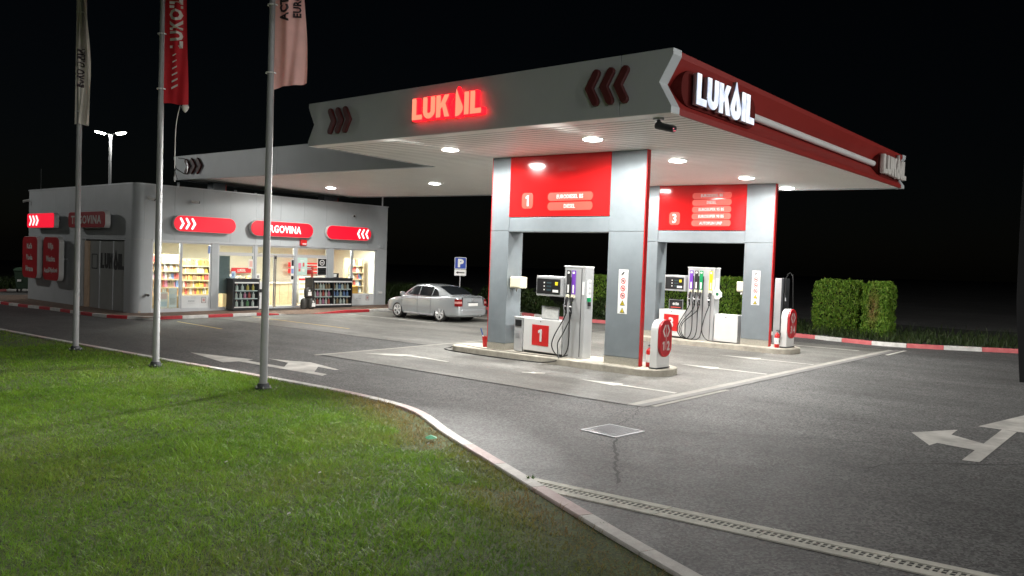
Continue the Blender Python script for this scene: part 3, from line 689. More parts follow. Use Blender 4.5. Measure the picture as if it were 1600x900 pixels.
def dispenser(x, c0, c1, sq0, sq1, t0, t1, strips, d0, d1, num, label, side_cab=None, extra=None, loop=None, frame=None, ftext=None):
    zb = zi(x,(c0+t1)/2); t = thing('fuel_dispenser', label, 'fuel pump', (x,(c0+t1)/2,zb))
    cab = MB().box(x,x+.42,c1,c0,zb+.05,zb+.84).build('cabinet', K['white'], t, bevel=.012)
    MB().box(x+.03,x+.40,c1+.02,c0-.02,zb,zb+.048).build('plinth', K['dark'], t)
    q = MB().box(x-.008,x+.004,sq1,sq0,zb+.20,zb+.70).build('number_plate', K['redmetal'], cab)
    text(num,.30,'digit',K['white'],'-x',(x-.014,(sq0+sq1)/2,zb+.45),cab,bold=.03,sx=.95)
    MB().cyl((x-.008,(sq0+sq1)/2,zb+.785),(x+.01,(sq0+sq1)/2,zb+.785),.014,n=8).build('lock', K['dark'], cab)
    tw = MB().box(x+.01,x+.33,t1,t0,zb,zb+2.14).build('hose_tower', K['disp'], t, bevel=.015)
    MB().box(x-.004,x+.335,t1-.006,t0+.006,zb+2.13,zb+2.165).build('cap', K['white'], tw, bevel=.006)
    MB().box(x+.004,x+.018,t1+.10,t1+.115,zb+.05,zb+2.1).build('seam', K['dark'], tw)
    for i, (y, m) in enumerate(strips):
        s_ = MB().box(x-.006,x+.012,y-.055,y+.055,zb+1.50,zb+2.06).build('grade_strip', m, tw)
        MB().box(x-.010,x-.004,y-.03,y+.03,zb+1.98,zb+2.03).build('tab', K['card'], s_)
        MB().box(x-.010,x-.004,y-.022,y+.022,zb+1.53,zb+1.72).build('caption', K['card'] if m is not YEL else K['cream'], s_)
        MB().box(x-.03,x+.012,y-.05,y+.05,zb+1.41,zb+1.49).build('hook', K['cream'], tw, bevel=.01)
        # nozzle hung in its boot
        nz = MB().tube([(x-.03,y,zb+1.43),(x-.06,y,zb+1.34),(x-.085,y,zb+1.24),(x-.075,y,zb+1.14),(x-.05,y,zb+1.04)], lambda f: .022+.016*math.sin(math.pi*min(1,f*1.1)), 8).build('nozzle', K['black'], t, smooth=True)
        MB().tube([(x-.07,y+.01,zb+1.33),(x-.125,y+.015,zb+1.25),(x-.13,y+.01,zb+1.15),(x-.08,y,zb+1.09)], .011, 6).build('guard', K['steel'], nz, smooth=True)
        MB().cyl((x-.05,y,zb+1.32),(x-.10,y+.0,zb+1.20),.03,.036,8).build('grip', K['steel'] if i % 2 == 0 else K['card'], nz, smooth=True)
        if m is YEL:
            pts = [(x-.05,y,zb+1.04),(x-.10,y+.10,zb+.7),(x-.16,y+.14,zb+.30),(x-.16,y-.02,zb+.06),(x-.15,y-.35,zb+.03),(x-.08,y-.75,zb+.03),(x-.05,y-1.15,zb+.03),(x-.02,y-1.6,zb+.03)]
        elif loop and i == len(strips)-1:
            pts = [(x-.05,y,zb+1.04),(x-.07,y+.05,zb+.85),(x-.12,y+.18,zb+.55),(x-.18,y+.26,zb+.35),(x-.20,y+.24,zb+.15)]+loop
        else:
            yy_ = y+.30+.10*i
            pts = [(x-.05,y,zb+1.04),(x-.08,y+.08,zb+.85),(x-.14,yy_-.04,zb+.50),(x-.15,yy_+.02,zb+.25),(x-.13,yy_-.12,zb+.05),(x-.10,y+.0,zb+.035),(x-.05,y-.10,zb+.30),(x-.03,y-.09,zb+1.0),(x-.02,y-.085,zb+1.9)]
        P = catmull([Vector(p) for p in pts], 8); MB().tube(P, .014, 7).build('hose', K['rubber'], t, smooth=True)
    # display head
    h = MB().box(x-.06,x+.30,d1,d0,zb+1.42,zb+1.90).build('display_head', K['disp'], t, bevel=.02)
    MB().box(x-.068,x-.055,d1+.05,d0-.03,zb+1.475,zb+1.835).build('screen', K['black'], h)
    for k in range(3):
        yk = d0-.28-.0*k; MB().box(x-.074,x-.066,yk-.20,yk-.06,zb+1.74-.085*k-.02,zb+1.74-.085*k+.02).build('readout', K['scr'], h)
        MB().box(x-.074,x-.066,yk-.0,yk+.035,zb+1.74-.085*k-.015,zb+1.74-.085*k+.015).build('button', K['card'], h)
    MB().box(x-.075,x-.066,d1+.12,d1+.20,zb+1.69,zb+1.77).build('sticker', K['cardyel'], h)
    MB().box(x-.075,x-.066,d1+.10,d1+.27,zb+1.52,zb+1.58).build('sticker', K['card'], h)
    # card reader column on the end of the tower
    cr = MB().box(x+.09,x+.21,t1-.02,t1+.01,zb+1.44,zb+1.85).build('card_reader', K['card'], tw, bevel=.004)
    MB().box(x+.09,x+.21,t1-.024,t1-.006,zb+1.35,zb+1.43).build('notice', GRN, tw); MB().box(x+.12,x+.21,t1-.03,t1-.006,zb+1.24,zb+1.335).build('keypad', K['black'], tw)
    for z in (1.78,1.66,1.54): MB().box(x+.11,x+.19,t1-.023,t1-.019,zb+z-.03,zb+z+.03).build('notice_print', K['disp'], cr)
    MB().box(x-.004,x+.012,t1+.02,t1+.075,zb+1.50,zb+1.80).build('instruction_card', K['card'], tw)
    if side_cab:
        s0, s1 = side_cab; c = MB().box(x-.02,x+.40,s1,s0,zb,zb+.83).build('service_cabinet', K['disp'], t, bevel=.01)
        MB().box(x-.035,x-.015,s1+.03,s0-.04,zb+.62,zb+.78).build('meter_window', K['black'], c); MB().box(x-.026,x-.018,s1+.09,s0-.07,zb+.33,zb+.45).build('label_plate', K['steel'], c)
        MB().box(x-.03,x+.41,s1-.01,s0+.01,zb+.83,zb+.85).build('lid', K['white'], c)
    if extra:
        s0, s1 = extra; c = MB().box(x+.02,x+.40,s1,s0,zb+.03,zb+.82).build('cylinder_cabinet', K['white'], t, bevel=.012)
        MB().box(x+.022,x+.398,s1-.012,s1-.002,zb+.03,zb+.82).build('side_panel', K['disp'], c); MB().cyl((x+.012,(s0+s1)/2,zb+.74),(x+.024,(s0+s1)/2,zb+.74),.014,n=8).build('lock', K['dark'], c)
    return t
lp = [(3.13,4.75,.10),(2.98,5.05,.02),(2.93,5.6,.0),(2.96,6.4,-.02),(3.02,7.4,-.04),(3.12,8.4,-.05),(3.3,8.80,-.06),(3.55,8.86,-.05),(3.62,8.6,.06),(3.5,8.2,.085),(3.28,7.45,.095),(3.27,6.6,.105),(3.26,5.9,.115),(3.3,5.2,.125),(3.36,4.85,.14),(3.45,4.7,.2)]
dispenser(3.5,6.17,4.96,5.88,5.35,4.93,4.31,[(4.80,BLK),(4.65,PUR)],5.75,4.95,'1','silver fuel dispenser with a white cabinet numbered one and two nozzles',side_cab=(6.46,6.19),loop=lp)
dispenser(10.01,6.42,5.52,6.23,5.72,5.47,4.57,[(5.34,PUR),(5.17,BLK),(5.01,GRN),(4.69,YEL)],6.22,5.51,'3','silver fuel dispenser with a white cabinet numbered three and four nozzles',extra=(4.54,3.80))
def easel(x, y0, y1, z, txt, label):
    t = thing('notice_frame', label, 'notice', (x,(y0+y1)/2,z))
    MB().box(x,x+.02,y1,y0,z,z+.32).build('frame', K['steel'], t, bevel=.004); p = MB().box(x-.004,x+.004,y1+.025,y0-.025,z+.03,z+.295).build('print', BLK if txt else mat('faded_print',(.42,.43,.42),.4,col2=(.62,.62,.60),scale=14), t)
    if txt: text(txt,.10,'lettering',K['card'],'-x',(x-.008,(y0+y1)/2,z+.19),t,sx=.8); MB().box(x-.008,x-.003,y1+.08,y0-.08,z+.07,z+.09).build('caption', K['redpale'], t)
easel(3.62,5.70,5.16,zi(3.5,5.5)+.845,None,'small grey framed notice standing on the cabinet numbered one')
easel(10.13,6.16,5.66,zi(10,6)+.845,'ecto','small framed notice reading ecto standing on the cabinet numbered three')
# paper towel boxes
def towelbox(x, y0, y1, z0, z1, label, side):
    t = thing('paper_towel_box', label, 'dispenser', (x,(y0+y1)/2,z0)); MB().box(x,x+.26,y1,y0,z0,z1).build('housing', K['cream'], t, bevel=.03, seg=3)
    MB().box(x-.004,x+.002,y1+.05,y0-.05,z0+.03,z0+.035).build('slot', K['dark'], t); MB().add([(x+.05,(y0+y1)/2-.05,z0),(x+.05,(y0+y1)/2+.03,z0-.0),(x+.06,(y0+y1)/2+.01,z0-.09),(x+.05,(y0+y1)/2-.04,z0-.07)],[(0,1,2,3)]).build('paper_sheet', K['card'], t)
towelbox(3.46,6.655,6.29,1.68,1.965,'cream paper towel box on the left column of gantry one',1)
towelbox(10.06,3.90,3.66,1.70,1.99,'cream paper towel box on the right column of gantry three',1)
mb = MB()
for i in range(9):
    a = i*.7; mb.lathe([(.004,-.055),(.05,-.03),(.06,.0),(.045,.04),(.004,.055)], (10.05+.02*(i%3),4.50+.09*math.cos(a),1.58+.11*math.sin(a)), 7)
one(mb, 'glove_bag', K['card'], 'crumpled white glove bag hanging on the tower of dispenser three', 'bag', loc=(10.05,4.50,1.58), smooth=True)
# safety strips on the right-hand columns
def pict_strip(x, y0, y1, z0, z1, label):
    t = thing('safety_sign', label, 'safety sign', (x,(y0+y1)/2,z0)); MB().box(x-.006,x,y1,y0,z0,z1).build('plate', K['card'], t)
    n = 6; h = (z1-z0)/n; yc = (y0+y1)/2
    for i in range(n):
        z = z1-h*(i+.55); r = h*.40
        if i == 0:
            b = setmesh(outline([rrect(r*2,r*1.9,.01),rrect(r*1.8,r*1.7,.01)],.004),'border',K['disp'],'-x',(x-.009,yc,z),t); MB().cyl((x-.010,yc+.04,z-.02),(x-.010,yc-.02,z+.03),.014,n=6).build('pictogram', K['black'], t)
        elif i < 4:
            setmesh(outline([arc(0,0,r,0,360,18)[:-1],arc(0,0,r*.76,0,360,18)[:-1]],.004),'border',K['cardred'],'-x',(x-.009,yc,z),t)
            setmesh(outline([[(-r*.6,r*.48),(-r*.48,r*.6),(r*.6,-r*.48),(r*.48,-r*.6)]],.003),'slash',K['cardred'],'-x',(x-.011,yc,z),t)
            setmesh(outline([rrect(r*.9,r*.5,r*.2)],.003),'pictogram',K['dark'] if i != 2 else K['cardred'],'-x',(x-.0085,yc,z),t)
        else:
            setmesh(outline([[(-r,-r*.8),(r,-r*.8),(0,r*.9)]],.003),'border',K['black'],'-x',(x-.0085,yc,z),t); setmesh(outline([[(-r*.68,-r*.6),(r*.68,-r*.6),(0,r*.55)]],.003),'pictogram',K['cardyel'],'-x',(x-.0125,yc,z),t)
            setmesh(outline([arc(0,-r*.2,r*.2,0,360,8)[:-1]],.003),'symbol',K['black'],'-x',(x-.016,yc,z),t)
pict_strip(3.395,3.295,3.045,1.28,2.26,'tall white strip of six safety pictograms on gantry one right column')
pict_strip(9.915,3.355,3.115,1.36,2.32,'tall white strip of six safety pictograms on gantry three right column')
# lane number signs
def lane_sign(x, y, nums, label, z):
    t = thing('lane_sign', label, 'lane sign', (x,y,z)); w, d, h = .50, .18, 1.06
    L = [(-w/2,0),(w/2,0)]+arc(0,h-w/2,w/2,0,180,12); Q = lambda yy: [(x+a,yy,z+b) for a,b in L]
    b = MB().ext(Q(y), Q(y+d)).build('post', K['white'], t, bevel=.01)
    MB().box(x-w/2-.01,x+w/2+.01,y-.01,y+d+.01,z,z+.03).build('base', K['dark'], t)
    o = [(a,c) for a,c in arc(0,.17,.225,0,180,12)+arc(0,-.17,.225,180,360,12)]
    p = setmesh(outline([o],.045,.008),'number_panel',K['redsign'],'-y',(x,y-.025,z+.66),t)
    ring = setmesh(outline([[(a*1.0,c*1.0) for a,c in o],[(a*.90,c*.94) for a,c in o]],.01),'rim',K['redmetal'],'-y',(x,y-.052,z+.66),p)
    for sx_, ch in ((-1,'<'),(1,'>')):
        setmesh(outline([chevron_loop(.11,.27,.04,sx_ > 0)],.008),'chevron',K['offwhite'],'-y',(x+sx_*.085,y-.054,z+.82),p)
        text(nums[0 if sx_ < 0 else 1],.19,'digit',K['offwhite'],'-y',(x+sx_*.095,y-.054,z+.50),p,bold=.035,sx=.75)
    MB().box(x-.007,x+.007,y-.056,y-.05,z+.42,z+.95).build('divider', K['offwhite'], p)
lane_sign(3.60,2.20,'12','white lane post with a red oval reading one and two',zi(3.5,2.3)); lane_sign(10.22,2.30,'34','white lane post with a red oval reading three and four',zi(10.2,2.3))
def extinguisher(x, y, z, label):
    t = thing('fire_extinguisher', label, 'extinguisher', (x,y,z))
    MB().lathe([(.062,0),(.068,.012),(.068,.33),(.055,.37),(.03,.395),(.024,.42)],(x,y,z),16).build('cylinder', K['redmetal'], t, smooth=True)
    MB().lathe([(.0695,.10),(.0695,.27)],(x,y,z),16,cap=False).build('label_band', K['card'], t, smooth=True)
    v = MB().cyl((x,y,z+.42),(x,y,z+.46),.022,n=10).build('valve', K['steel'], t); MB().box(x-.012,x+.012,y-.09,y+.03,z+.46,z+.475).build('lever', K['black'], v)
    MB().tube(catmull([(x,y-.03,z+.44),(x-.02,y-.09,z+.42),(x-.03,y-.10,z+.30),(x-.02,y-.085,z+.15)],6),.011,6).build('hose', K['rubber'], t, smooth=True)
extinguisher(3.62,2.57,zi(3.6,2.6),'red fire extinguisher on the concrete behind the lane post for one and two'); extinguisher(9.93,2.55,zi(9.9,2.6),'red fire extinguisher with a white label beside the lane post for three and four')
t = thing('squeegee_bucket', 'small red bucket with a blue handled squeegee by the left column', 'bucket', (3.58,7.56,zi(3.58,7.56)))
x, y, z = 3.58,7.56,zi(3.58,7.56); MB().lathe([(.055,0),(.085,.27),(.078,.27),(.05,.02)],(x,y,z),14,cap=False).build('bucket', K['redmetal'], t, smooth=True)
s_ = MB().cyl((x,y,z+.08),(x-.02,y+.13,z+.42),.012,n=7).build('squeegee', K['card'], t); MB().cyl((x-.012,y+.085,z+.30),(x-.022,y+.15,z+.47),.017,n=8).build('handle', mat('blue_grip',(.05,.1,.3),.4), s_)
# LPG tower beyond gantry three
t = thing('gas_dispenser', 'slim dark gas tower with a looped hose behind the second gantry', 'fuel pump', (12.1,3.5,zi(12,3.5)))
z = zi(12,3.5); MB().box(11.95,12.35,3.40,3.62,z-.1,z+1.87).build('tower', K['disp'], t, bevel=.01); MB().box(11.93,12.36,3.34,3.398,z-.1,z+1.87).build('side_panel', K['dark'], t)
MB().tube(catmull([(12.0,3.30,z+1.45),(12.0,3.31,z+1.8),(12.0,3.22,z+2.02),(12.0,3.10,z+1.95),(12.0,3.07,z+1.5),(12.0,3.02,z+.6)],8),.011,7).build('hose', K['rubber'], t, smooth=True)
n_ = MB().tube([(11.98,3.31,z+1.42),(11.95,3.28,z+1.25),(11.97,3.27,z+1.08)],.025,8).build('nozzle', K['black'], t, smooth=True); MB().cyl((11.96,3.28,z+1.30),(11.93,3.25,z+1.2),.02,n=6).build('trigger', K['steel'], n_)
# ------------------------------------------------------------------ shop building
YF, XL, XR, YB = 24.26, 1.45, 13.52, 36.4
def wt(x, y): return 4.7235-.005*x+.007*(y-19)
shop = thing('shop_building', 'grey clad filling station shop with a lit glass front and rounded corner', 'shop', (7.5,30,-.15))
ZF = -.10
def wbox(x0,x1,y0,y1,z0,z1=None):
    c = [(x0,y0),(x1,y0),(x1,y1),(x0,y1)]
    return MB().hexa([(a,b,z0) for a,b in c], [(a,b,wt(a,b) if z1 is None else z1) for a,b in c])
# side wall panels (facing the lawn)
ys_ = [24.62,25.84,27.06,28.28,29.5,31.2,32.95,34.7,36.4]
for a, b in zip(ys_, ys_[1:]):
    mid = (a+b)/2
    wbox(XL,XL+.16,a+.003,b-.003,2.66 if mid < 29.5 else -.6).build('wall_panel', K['wall'], shop)
wbox(XL,XL+.16,24.62,25.16,-.6,2.655).build('wall_panel', K['wall'], shop)
c = arc(XL+.36,YF+.36,.36,180,270,10); ci = arc(XL+.36,YF+.36,.20,180,270,10)
for z0, z1 in ((-.6,2.655),(2.66,None)):
    L = c+ci[::-1]; MB().ext([(a,b,z0) for a,b in L],[(a,b,wt(a,b) if z1 is None else z1) for a,b in L]).build('corner_panel', K['wall'], shop, smooth=True)
# front header and piers
n = 10; xs_ = [XL+.36+(XR-XL-.36)*i/n for i in range(n+1)]
for a, b in zip(xs_, xs_[1:]): wbox(a+.003,b-.003,YF,YF+.2,2.66).build('wall_panel', K['wall'], shop)
for a, b in ((1.81,2.12),(4.55,4.82),(10.14,10.42),(12.9,13.52)): wbox(a,b,YF,YF+.2,-.5,2.655).build('pier', K['wall'], shop)
wbox(2.12,12.9,YF-.03,YF+.12,2.60,2.657).build('head_trim', K['frame'], shop)
wbox(2.12,12.9,YF-.02,YF+.15,-.4,-.06).build('sill_trim', K['frame'], shop)
wbox(XR-.15,XR,YF+.2,YB,-.5).build('wall_panel', K['wall'], shop); wbox(XL+.16,XR-.15,YB-.16,YB,-.6).build('wall_panel', K['wall'], shop)
c = [(XL+.17,YF+.22),(XR-.16,YF+.22),(XR-.16,YB-.17),(XL+.17,YB-.17)]
MB().hexa([(a,b,wt(a,b)-.5) for a,b in c],[(a,b,wt(a,b)-.2) for a,b in c]).build('roof', K['dark'], shop)
c = [(XL-.03,YF+.33),(XR+.03,YF+.33)]
def cop(x0,x1,y0,y1): 
    cc = [(x0,y0),(x1,y0),(x1,y1),(x0,y1)]; return MB().hexa([(a,b,wt(a,b)+.003) for a,b in cc],[(a,b,wt(a,b)+.045) for a,b in cc])
m_ = cop(XL+.36,XR+.03,YF-.03,YF+.24); b_ = cop(XL-.03,XL+.2,YF+.36,YB+.03); m_.add(b_.v,b_.f)
L = arc(XL+.36,YF+.36,.39,180,270,10)+arc(XL+.36,YF+.36,.17,180,270,10)[::-1]; m_.ext([(a,b,wt(a,b)+.003) for a,b in L],[(a,b,wt(a,b)+.045) for a,b in L])
m_.build('coping', K['frame'], shop)
# interior shell
wbox(XL+.2,XR-.2,YF+.01,30,-.5,ZF).build('floor', mat('shop_floor',(.42,.36,.28),.35,var=.08), shop)
wbox(XL+.2,XR-.2,29.2,29.35,ZF,2.8).build('inner_wall', K['cream_wall'], shop); wbox(XL+.165,XL+.2,YF+.4,29.2,ZF,2.8).build('inner_wall', K['cream_wall'], shop)
wbox(XR-.2,XR-.155,YF+.25,29.2,ZF,2.8).build('inner_wall', K['cream_wall'], shop); wbox(XL+.2,XR-.2,YF+.21,29.2,2.8,2.86).build('inner_ceiling', mat('shop_ceiling',(.75,.66,.5),.7), shop)
for x, yl in ((3.6,24.85),(7.6,25.6),(11.4,24.85)):
    t = thing('panel_light', 'square ceiling panel light inside the shop, %s' % {3.6:'over the left shelves',7.6:'over the counter',11.4:'over the right aisle'}[x], 'ceiling light', (x,yl,2.795))
    MB().box(x-.6,x+.6,yl-.25,yl+.25,2.76,2.795).build('diffuser', emis('panel_lens_%d' % x,(1,.86,.62),3), t)
    ld = bpy.data.lights.new('shop_lamp','AREA'); ld.shape = 'RECTANGLE'; ld.size = 1.6; ld.size_y = .5; ld.energy = 235; ld.color = (1,.95,.84)
    lo = bpy.data.objects.new('shop_lamp', ld); COL.objects.link(lo); lo.parent = t; lo.location = (0,0,-.06)
# glazing
def window(x0, x1, z0, z1, fr=.05, frost=0, y=YF+.05):
    m = MB(); m.box(x0,x0+fr,y-.03,y+.05,z0,z1); m.box(x1-fr,x1,y-.03,y+.05,z0,z1); m.box(x0+fr,x1-fr,y-.03,y+.05,z1-fr,z1); m.box(x0+fr,x1-fr,y-.03,y+.05,z0,z0+fr)
    w = m.build('window', K['frame'], shop)
    MB().box(x0+fr,x1-fr,y,y+.008,z0+fr+frost,z1-fr).build('pane', K['glass'], w)
    if frost: MB().box(x0+fr,x1-fr,y-.004,y+.01,z0+fr,z0+fr+frost-.003).build('frosted_panel', K['frost'], w)
    return w
window(2.13,2.44,-.06,2.60); window(2.45,3.29,-.06,2.60); wA = window(3.30,4.54,-.06,2.60,frost=.50)
window(4.83,6.46,2.20,2.60,.06); window(4.83,6.46,-.06,2.195,.06)
window(6.55,8.43,2.20,2.60,.06)
window(8.50,10.13,2.20,2.60,.06); window(8.50,10.13,-.06,2.195,.06)
window(10.43,11.50,-.06,2.60); wB = window(11.51,12.89,-.06,2.60,frost=.52)
MB().box(6.47,6.55,YF+.0,YF+.14,-.06,2.6).build('door_post', K['frame'], shop); MB().box(8.43,8.50,YF+.0,YF+.14,-.06,2.6).build('door_post', K['frame'], shop)
for a, b in ((6.56,7.46),(7.50,8.42)):
    m = MB(); f = .045; m.box(a,a+f,YF+.06,YF+.10,ZF,2.19); m.box(b-f,b,YF+.06,YF+.10,ZF,2.19); m.box(a+f,b-f,YF+.06,YF+.10,2.12,2.19); m.box(a+f,b-f,YF+.06,YF+.10,ZF,ZF+.09)
    d = m.build('sliding_door', K['frame'], shop); MB().box(a if a > 7 else b-.03,a+.03 if a > 7 else b,YF+.045,YF+.058,ZF,2.19).build('meeting_stile', K['dark'], d); MB().box(a+f,b-f,YF+.075,YF+.083,ZF+.09,2.12).build('pane', K['glass'], d)
MB().box(7.44,7.52,YF+.0,YF+.06,2.04,2.15).build('door_sensor', K['dark'], shop)
# film prints on the low panels
for w, x, z in ((wA,3.75,.27),(wB,11.95,.28)):
    text('ecto',.11,'lettering',mat('film_grey',(.30,.32,.34),.5),'-y',(x,YF+.043,z),w,bold=0,sx=.9)
    for k in range(3): setmesh(outline([arc(0,0,.05+.03*k,25,155,8)+arc(0,0,.062+.03*k,155,25,8)],.003),'logo_arc',K['disp'],'-y',(x+.09,YF+.043,z+.05),w)
    MB().box(x-.17,x+.17,YF+.040,YF+.045,z-.10,z-.085).build('caption', K['disp'], w)
    r_ = setmesh(outline([rrect(.19,.24,.01),rrect(.16,.21,.01)],.004),'emblem',K['chev'],'-y',(x+.52,YF+.043,z+.03),w); MB().box(x+.47,x+.57,YF+.041,YF+.045,z-.03,z+.09).build('emblem_print', pm('faded_pink',(.55,.30,.28)), w)
# posters and notices in the glazing
def poster(x0,x1,z0,z1,m,label,bits=(),y=YF+.03,cat='poster'):
    t = thing('poster', label, cat, ((x0+x1)/2,y,z0)); p = MB().box(x0,x1,y-.004,y,z0,z1).build('sheet', m, t)
    for (a,b,c,d,mm) in bits: MB().box(x0+(x1-x0)*a,x0+(x1-x0)*b,y-.009,y-.005,z0+(z1-z0)*c,z0+(z1-z0)*d).build('print', mm, t)
    return t
MINT = pm('mint_paper',(.50,.66,.60)); BLKP = pm('black_paper',(.015,.015,.016)); WHT = K['card']; REDP = pm('red_print',(.62,.03,.04)); GRYP = pm('grey_print',(.25,.25,.26))
poster(8.55,9.07,1.34,2.13,MINT,'mint green poster with pink pictures right of the shop door',[(.12,.40,.40,.70,PACK[3]),(.55,.72,.5,.72,PACK[0]),(.15,.35,.22,.38,PACK[0]),(.5,.75,.2,.35,PACK[4]),(.3,.7,.8,.84,WHT)])
t = poster(9.60,10.10,1.34,2.13,WHT,'black poster with a round ecto emblem in the window right of the door',[(.06,.94,.52,.97,BLKP),(.06,.94,.04,.46,BLKP),(.15,.85,.36,.38,WHT),(.2,.8,.25,.28,GRYP),(.15,.85,.13,.15,GRYP)])
setmesh(outline([arc(0,0,.13,0,360,20)[:-1],arc(0,0,.10,0,360,20)[:-1]],.004),'emblem',WHT,'-y',(9.85,YF+.019,1.93),t); text('ecto',.075,'lettering',WHT,'-y',(9.85,YF+.019,1.93),t)
poster(9.13,9.52,1.40,1.78,REDP,'red notice with white bars in the window beside the black poster',[(0,1,.50,.56,WHT),(.1,.9,.66,.80,WHT),(0,1,.0,.05,BLKP)],y=YF+.35)
poster(9.55,9.68,1.1,1.75,PACK[0],'narrow red banner just inside the window behind the black poster',y=YF+.45)
poster(6.58,6.74,1.02,1.4,WHT,'small white notices on the glass left of the sliding door',[(.1,.9,.1,.3,REDP),(.2,.8,.5,.8,GRYP)])
poster(4.89,5.42,.55,2.12,pm('blind_grey',(.24,.27,.275)),'plain grey blind behind the glass left of the door',y=YF+.14,cat='blind')
poster(5.44,5.62,1.05,1.48,pm('sky_print',(.45,.62,.72)),'pale blue leaflet stuck low in the window left of the door',[(.1,.6,.5,.8,PACK[2]),(.3,.9,.1,.35,BLKP)])
poster(6.20,6.42,1.60,2.0,PACK[4],'pale paper notice on the glass pane next to the door post',[(.2,.8,.2,.8,pm('pink_print',(.7,.42,.36)))])
poster(8.26,8.40,1.0,2.05,WHT,'strip of opening notices down the edge of the sliding door',[(.1,.95,.72,.97,BLKP),(.1,.95,.40,.60,PACK[2]),(.1,.95,.15,.30,BLKP)],y=YF+.05)
poster(10.46,10.78,1.06,1.46,BLKP,'black sticker with a white face and flame at the foot of the right window',[(.1,.6,.55,.9,WHT),(.25,.9,.15,.35,PACK[5])])
poster(4.40,4.51,2.18,2.50,PACK[2],'small dark blue sticker in the top corner of the left window')
poster(2.52,2.86,-.0,.62,PACK[4],'pale sheet with pink print low behind the second pane of the left window',[(.1,.9,.55,.9,pm('pink_tint',(.72,.50,.46))),(.1,.9,.1,.4,pm('blue_tint',(.55,.62,.66)))],y=YF+.20)
poster(2.90,3.22,-.0,.78,K['frost'],'plain frosted sheet low behind the second pane of the left window',[(.15,.85,.7,.9,PACK[4]),(.15,.85,.15,.5,pm('grey_tint',(.5,.5,.48)))],y=YF+.20)
# counter, shelves and goods inside
t = thing('shop_counter', 'pale timber counter with a white top inside the sliding door', 'counter', (8.0,26.6,ZF))
MB().box(6.3,9.9,26.4,27.0,ZF,.88).build('front_panel', K['timber'], t); MB().box(6.25,9.95,26.35,27.05,.885,.93).build('top', WHT, t)
for i in range(1,8): MB().box(6.3+.45*i,6.312+.45*i,26.392,26.4,ZF,.88).build('joint', K['tan'], t)
def shelfunit(x0, x1, y, z0, levels, dz, label, fill, grp, seed, dep=.32):
    t = thing('display_shelf', label, 'shelf', ((x0+x1)/2,y,z0)); rr = random.Random(seed)
    MB().box(x0,x1,y+dep,y+dep+.03,ZF,z0+levels*dz).build('back_panel', K['timber'], t)
    for s_ in (x0,x1-.03): MB().box(s_,s_+.03,y-.0,y+dep,ZF,z0+levels*dz).build('upright', K['timber'], t)
    for l in range(levels):
        z = z0+l*dz; MB().box(x0+.03,x1-.03,y,y+dep,z-.03,z).build('shelf', K['cream'], t); MB().box(x0+.03,x1-.03,y-.012,y-.001,z-.05,z+.005).build('price_rail', K['timber'], t)
        x = x0+.04
        while x < x1-.14:
            w = rr.uniform(.05,.12); h = rr.uniform(.55,.93)*dz; k = rr.choice(fill)
            mb = MB(); a, b = x, min(x+w,x1-.05); y_ = y+rr.uniform(.01,.05)
            mb.hexa([(a,y_,z+.001),(b,y_,z+.001),(b,y_+.12,z+.001),(a,y_+.12,z+.001)],[(a+.01,y_+.02,z+h),(b-.01,y_+.02,z+h),(b-.01,y_+.09,z+h),(a+.01,y_+.09,z+h)])
            one(mb, 'packet', PACK[k], '%s packet %s' % (PACKN[k], grp), 'packet', group='%s packets %s' % (PACKN[k], grp), loc=(a,y_,z))
            x += w+rr.uniform(.0,.012)
shelfunit(2.50,3.75,25.15,.45,5,.33,'stocked snack shelves behind the left pane of the big window',[0,1,3,4,2,6,1,4],'on the snack shelves in the big left window',1)
shelfunit(3.85,5.3,25.75,.45,5,.30,'deeper stocked shelves behind the right pane of the big window',[1,1,6,4,0,5,6],'on the deeper shelves in the big left window',2)
shelfunit(12.0,12.95,25.3,.5,5,.33,'tall stocked rack behind the rightmost window',[4,6,4,2,0,6],'on the tall rack in the rightmost window',3)
t = thing('basket', 'orange wicker basket in front of the tall rack in the right window', 'basket', (11.75,24.75,ZF)); MB().box(11.6,12.15,24.6,24.95,.45,.86).build('body', pm('wicker',(.55,.30,.07)), t, bevel=.03); MB().box(11.62,12.13,24.62,24.93,ZF,.448).build('stand', K['tan'], t)
t = thing('red_price_board', 'red illuminated boards on the back wall seen through the right window', 'price board', (11.5,28.8,1.2))
for z in (1.62,1.30): MB().box(10.9,12.9,28.75,28.8,z,z+.22).build('board', emis('board_red',(.8,.03,.03),.6), t); MB().box(11.2,12.6,28.735,28.745,z+.08,z+.14).build('print', WHT, t)
t = thing('red_price_board', 'small red sign over the counter seen through the sliding door', 'price board', (8.4,28.9,1.4)); MB().box(7.9,8.9,28.85,28.9,1.28,1.52).build('board', REDP, t); text('LUKOIL',.12,'lettering',WHT,'-y',(8.4,28.84,1.40),t)
t = thing('display_stand', 'white chiller with red edging deeper inside the shop right side', 'chiller', (11.2,27.5,ZF)); MB().box(10.6,12.2,27.3,27.9,ZF,1.2).build('body', WHT, t); MB().box(10.58,12.22,27.28,27.299,1.0,1.1).build('edging', REDP, t)
for i in range(3): MB().box(10.65,12.15,27.285,27.299,.3+.25*i,.36+.25*i).build('rail', K['timber'], t)
t = thing('display_stand', 'low stand of bright bags and tins in the window left of the door', 'display stand', (5.9,25.2,ZF)); MB().box(5.5,6.4,25.1,25.5,ZF,.9).build('table', K['timber'], t)
for i in range(7):
    mb = MB(); x = 5.52+.12*i; mb.box(x,x+.1,25.15,25.35,.905,1.05+.09*(i*37 % 4)); k = [7,4,2,4,7,0,4][i]
    one(mb, 'tin', PACK[k], '%s tin on the low stand left of the door' % PACKN[k], 'tin', group='%s tins on the low stand' % PACKN[k], loc=(x,25.15,.905))
